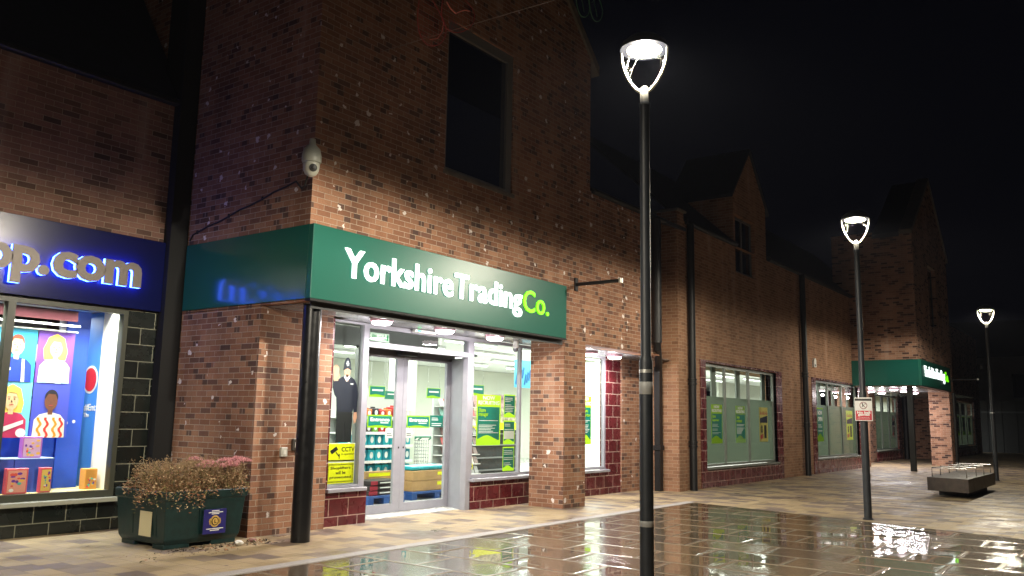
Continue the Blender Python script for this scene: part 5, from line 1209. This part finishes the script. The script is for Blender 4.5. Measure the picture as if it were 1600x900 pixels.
for z, lb in ((2.545, 'thin white rail holding the upper display posters'),):
    MB_ = MB().box(4.5, 5.63, YT-.01, YT+.02, 2.515, 2.535); tag(MB_.build('poster_rail', WHITE), lb, 'rail')
def plinth(x0, x1, lb):
    e = empty('display_plinth', ((x0+x1)/2, 11.15, .5), lb, 'plinth')
    MB().box(x0, x1, 11.12, 11.5, .502, .905, bev=.004).build('body', mat('plinth_blue', (60, 95, 205), .4), e); MB().box(x0-.005, x1+.005, 11.115, 11.505, .906, .915).build('top', mat('plinth_top', (190, 215, 250), .4), e)
plinth(4.94, 5.40, 'blue display plinth carrying the purple toy box'); plinth(4.42, 4.93, 'blue display plinth at the left edge of the toy window')
def toybox(x, y, z, w_, h_, d, m1, m2, lb):
    e = empty('toy_box', (x, y, z), lb, 'toy box'); MB().box(x-w_/2, x+w_/2, y, y+d, z, z+h_, bev=.004).build('carton', m1, e)
    rr = random.Random(int(x*100)); cols = [mat('tb_%d' % q, c_, .45) for q, c_ in enumerate(((240, 90, 80), (250, 190, 90), (120, 60, 170), (245, 235, 235), (90, 190, 180)))]
    MB().box(x-w_*.42, x+w_*.42, y-.003, y-.0005, z+h_*.06, z+h_*.92).build('window_print', m2, e)
    for q in range(14):
        a, b = x+rr.uniform(-.36, .28)*w_, z+h_*rr.uniform(.1, .82); MB().ell(a+.01, b, w_*rr.uniform(.05, .12), h_*rr.uniform(.03, .07), y-.0045-.0004*q, .001, 9).build('picture_piece', cols[rr.randrange(5)], e)
toybox(5.14, 11.16, .916, .24, .26, .08, mat('box_purple', (190, 110, 205), .4), mat('box_lilac', (225, 180, 225), .4), 'purple toy box standing on the blue plinth')
toybox(4.93, 11.0, .502, .25, .30, .08, mat('box_red', (235, 100, 110), .4), mat('box_peach', (245, 165, 150), .4), 'wide red toy box standing on the window floor')
toybox(5.27, 11.0, .502, .13, .30, .08, mat('box_red', (235, 100, 110)), mat('box_yellow', (245, 205, 110), .4), 'narrow red and yellow toy box on the window floor')
toybox(5.90, 11.12, .502, .16, .26, .14, mat('box_orange', (225, 160, 75), .5), mat('box_orange2', (215, 150, 70), .5), 'plain orange box standing at the right end of the toy window')
e = empty('logo_sticker', (6.03, 11.6, 1.9), 'round red and white logo sticker on the light blue side panel of the toy window', 'sticker')
g = MB(); g.lathe([(.0001, 0), (.19, 0), (.19, .003), (.0001, .003)], n=28, caps=False); g.xform(Matrix.Translation((6.034, 11.62, 1.93)) @ Matrix.Rotation(R(-90), 4, 'Y')); g.build('disc', PAPER, e)
g = MB(); g.lathe([(.0001, 0), (.16, 0), (.16, .003), (.0001, .003)], n=28, caps=False); g.xform(Matrix.Translation((6.030, 11.62, 1.93)) @ Matrix.Rotation(R(-90), 4, 'Y')); g.build('red_centre', mat('logo_red', (205, 40, 60), .4), e)
for s_, (x, z) in enumerate(((5.68, 1.36), (5.82, 1.36))):
    tag(MB().ell(x, z, .022, .022, 11.545, .003, 12).build('wall_fixing', PAPER), ('left', 'right')[s_]+' small round white fixing on the blue display backdrop', 'fixing')
e = empty('back_shop_shelf', (6.0, 12.9, 0), 'cluttered dim shelf of toys seen between the posters and the blue backdrop', 'shelf')
MB().box(5.6, 6.7, 13.0, 13.4, .6, 1.65).build('bay', mat('cluttered_goods', (110, 100, 90), .6, var=.9, vscale=9), e)
for z in (1.0, 1.35, 1.66): MB().box(5.6, 6.7, 12.95, 13.0, z, z+.04).build('shelf_edge', INK, e)
MB().box(5.5, 6.8, 12.9, 13.3, 2.2, 2.45).build('header', CREAM, e)

# ================================================================== bench
bz0, bz1 = .14, .42
A, B_, C_, D_ = (20.75, 3.95), (20.45, 3.10), (24.25, 3.08), (24.5, 3.98)
e = empty('stone_bench', (22.5, 3.5, 0), 'low dark stone bench slab with thin metal armrest hoops near the farthest lamp', 'bench')
MB().prism([(p[0], p[1], bz0) for p in (A, B_, C_, D_)], (0, 0, bz1-bz0)).build('slab', mat('bench_stone', (60, 50, 42), .45, var=.4, vscale=7, bump=.4), e)
MB().prism([(21.45, 3.85, 0), (21.2, 3.25, 0), (23.9, 3.22, 0), (24.1, 3.85, 0)], (0, 0, bz0)).build('plinth', mat('bench_plinth', (34, 30, 28), .7), e)
for xx, y0, y1 in ((20.95, 3.88, 3.2), (21.9, 3.88, 3.15), (23.0, 3.88, 3.15), (24.1, 3.9, 3.15)):
    MB().tube([(xx, y0, bz1), (xx, y0, bz1+.2), (xx, y1, bz1+.2), (xx, y1, bz1)], .014, 8).build('armrest', WIRE, e)

# ================================================================== festive wire decorations overhead
tag(MB().tube([(7.845, 8.12, 6.486), (7.945, 5.381, 6.47), (8.0, 4.2, 6.486), (8.3, -3, 6.6)], .0035, 5).build('overhead_wire', mat('pale_wire', (150, 140, 135), .5, metal=.3)), 'thin pale wire stretched across the street from the tower wall', 'wire')
RW = mat('red_wire', (170, 60, 55), .5); PW = mat('pink_rope', (225, 130, 115), .5); GW = mat('green_wire', (70, 125, 75), .5)
def net(name):
    M = bpy.data.materials.new(name); M.use_nodes = True; nt = M.node_tree; b = nt.nodes['Principled BSDF']; b.inputs['Base Color'].default_value = lin((185, 45, 40)); b.inputs['Roughness'].default_value = .6
    tr = nt.nodes.new('ShaderNodeBsdfTransparent'); mx_ = nt.nodes.new('ShaderNodeMixShader'); g_ = nt.nodes.new('ShaderNodeNewGeometry')
    ch = nt.nodes.new('ShaderNodeTexBrick'); ch.inputs['Scale'].default_value = 1; ch.inputs['Brick Width'].default_value = .04; ch.inputs['Row Height'].default_value = .04; ch.inputs['Mortar Size'].default_value = .0012; ch.offset = 0
    mp = nt.nodes.new('ShaderNodeMapping'); mp.inputs['Rotation'].default_value = (R(90), 0, 0); nt.links.new(g_.outputs['Position'], mp.inputs[0]); nt.links.new(mp.outputs[0], ch.inputs[0])
    nt.links.new(ch.outputs[1], mx_.inputs[0]); nt.links.new(tr.outputs[0], mx_.inputs[1]); nt.links.new(b.outputs[0], mx_.inputs[2])
    nt.links.new(mx_.outputs[0], nt.nodes['Material Output'].inputs[0]); return M
NETM = net('red_mesh_netting')
e = empty('poppy_decoration', (6.7, 6.0, 6.2), 'red wire mesh poppy decoration hanging above the street at the top', 'decoration')
def petal(cx, cz, rx, rz, rot, y=6.0):
    P = []
    for k in range(28):
        a = 2*math.pi*k/28; u, v = rx*math.cos(a), rz*math.sin(a)*(1-.12*math.cos(a)); P.append((cx+u*math.cos(rot)-v*math.sin(rot), y+.04*math.sin(a*2), cz+u*math.sin(rot)+v*math.cos(rot)))
    return P
for (cx, cz, rx, rz, ro, y) in ((6.52, 5.84, .22, .30, .3, 6.0), (6.98, 6.13, .30, .24, .5, 6.02), (6.62, 6.42, .34, .28, 0, 6.03)):
    P = petal(cx, cz, rx, rz, ro, y); MB().tube(P, .005, 6, closed=True).build('petal_wire', RW, e); MB().face(P).build('petal_mesh', NETM, e)
MB().tube([(6.74, 5.97, 6.12), (6.80, 5.96, 6.06), (6.88, 5.95, 6.03), (6.97, 5.95, 6.10), (7.04, 5.95, 6.14), (7.12, 5.95, 6.16)], .007, 7).build('rope_light', PW, e)
MB().tube([(5.78, 5.95, 5.92), (5.86, 5.95, 5.84), (5.96, 5.95, 5.83), (6.07, 5.95, 5.90), (6.14, 5.95, 5.98)], .014, 7).build('rope_light', PW, e)
MB().tube([(6.74, 6.0, 5.9), (6.70, 5.99, 5.75), (6.62, 5.98, 5.64), (6.50, 5.98, 5.58)], .006, 6).build('rope_light', PW, e)
for sx in (6.4, 7.0): MB().tube([(sx, 6.0, 6.55), (sx, 6.0, 8.2)], .003, 4).build('hanger', WIRE, e)
e = empty('leaf_decoration', (9.75, 6.0, 7.4), 'green wire leaf decoration hanging at the top beside the gable', 'decoration')
for cx, cz in ((9.62, 7.50), (9.98, 7.58)):
    P = petal(cx, cz, .14, .34, .45); MB().tube(P, .006, 6, closed=True).build('leaf_wire', GW, e)
    MB().tube([(cx+.1, 6, cz-.26), (cx-.12, 6, cz+.28)], .004, 5).tube([(cx-.05, 6, cz-.1), (cx+.1, 6, cz+.06)], .003, 5).build('leaf_rib', GW, e)
MB().tube([(9.8, 6.0, 7.8), (9.8, 6.0, 9.2)], .003, 4).build('hanger', WIRE, e)

for body, a, b, z0, z1 in (('#Ent', 11.42, 11.72, 1.50, 1.60), ('The', 11.42, 11.56, 1.42, 1.48)):
    t_ = text('lettering', body, a, b, z0, z1, 0, .003, PAPER, None, bold=.02)
    t_.data.transform(Matrix(((0, 1, 0, 6.034), (-1, 0, 0, 23.14), (0, 0, 1, 0), (0, 0, 0, 1))))
    tag(t_, 'white printed letters on the light blue side panel, '+('upper line' if body[0] == '#' else 'lower line'), 'lettering')

if GLOW_HAZE > 0:  # thin scattering volume added to imitate lens bloom round the lamps
    M = bpy.data.materials.new('lamp_glow_volume'); M.use_nodes = True; nt = M.node_tree; nt.nodes.clear()
    o_ = nt.nodes.new('ShaderNodeOutputMaterial'); v = nt.nodes.new('ShaderNodeVolumePrincipled'); v.inputs['Density'].default_value = GLOW_HAZE
    v.inputs['Color'].default_value = (.72, .78, 1, 1); v.inputs['Anisotropy'].default_value = .0
    nt.links.new(v.outputs[0], o_.inputs['Volume'])
    tag(MB().box(-70, 150, -70, 100, -1.1, 13).build('added_glow_haze', M), kind='stuff')
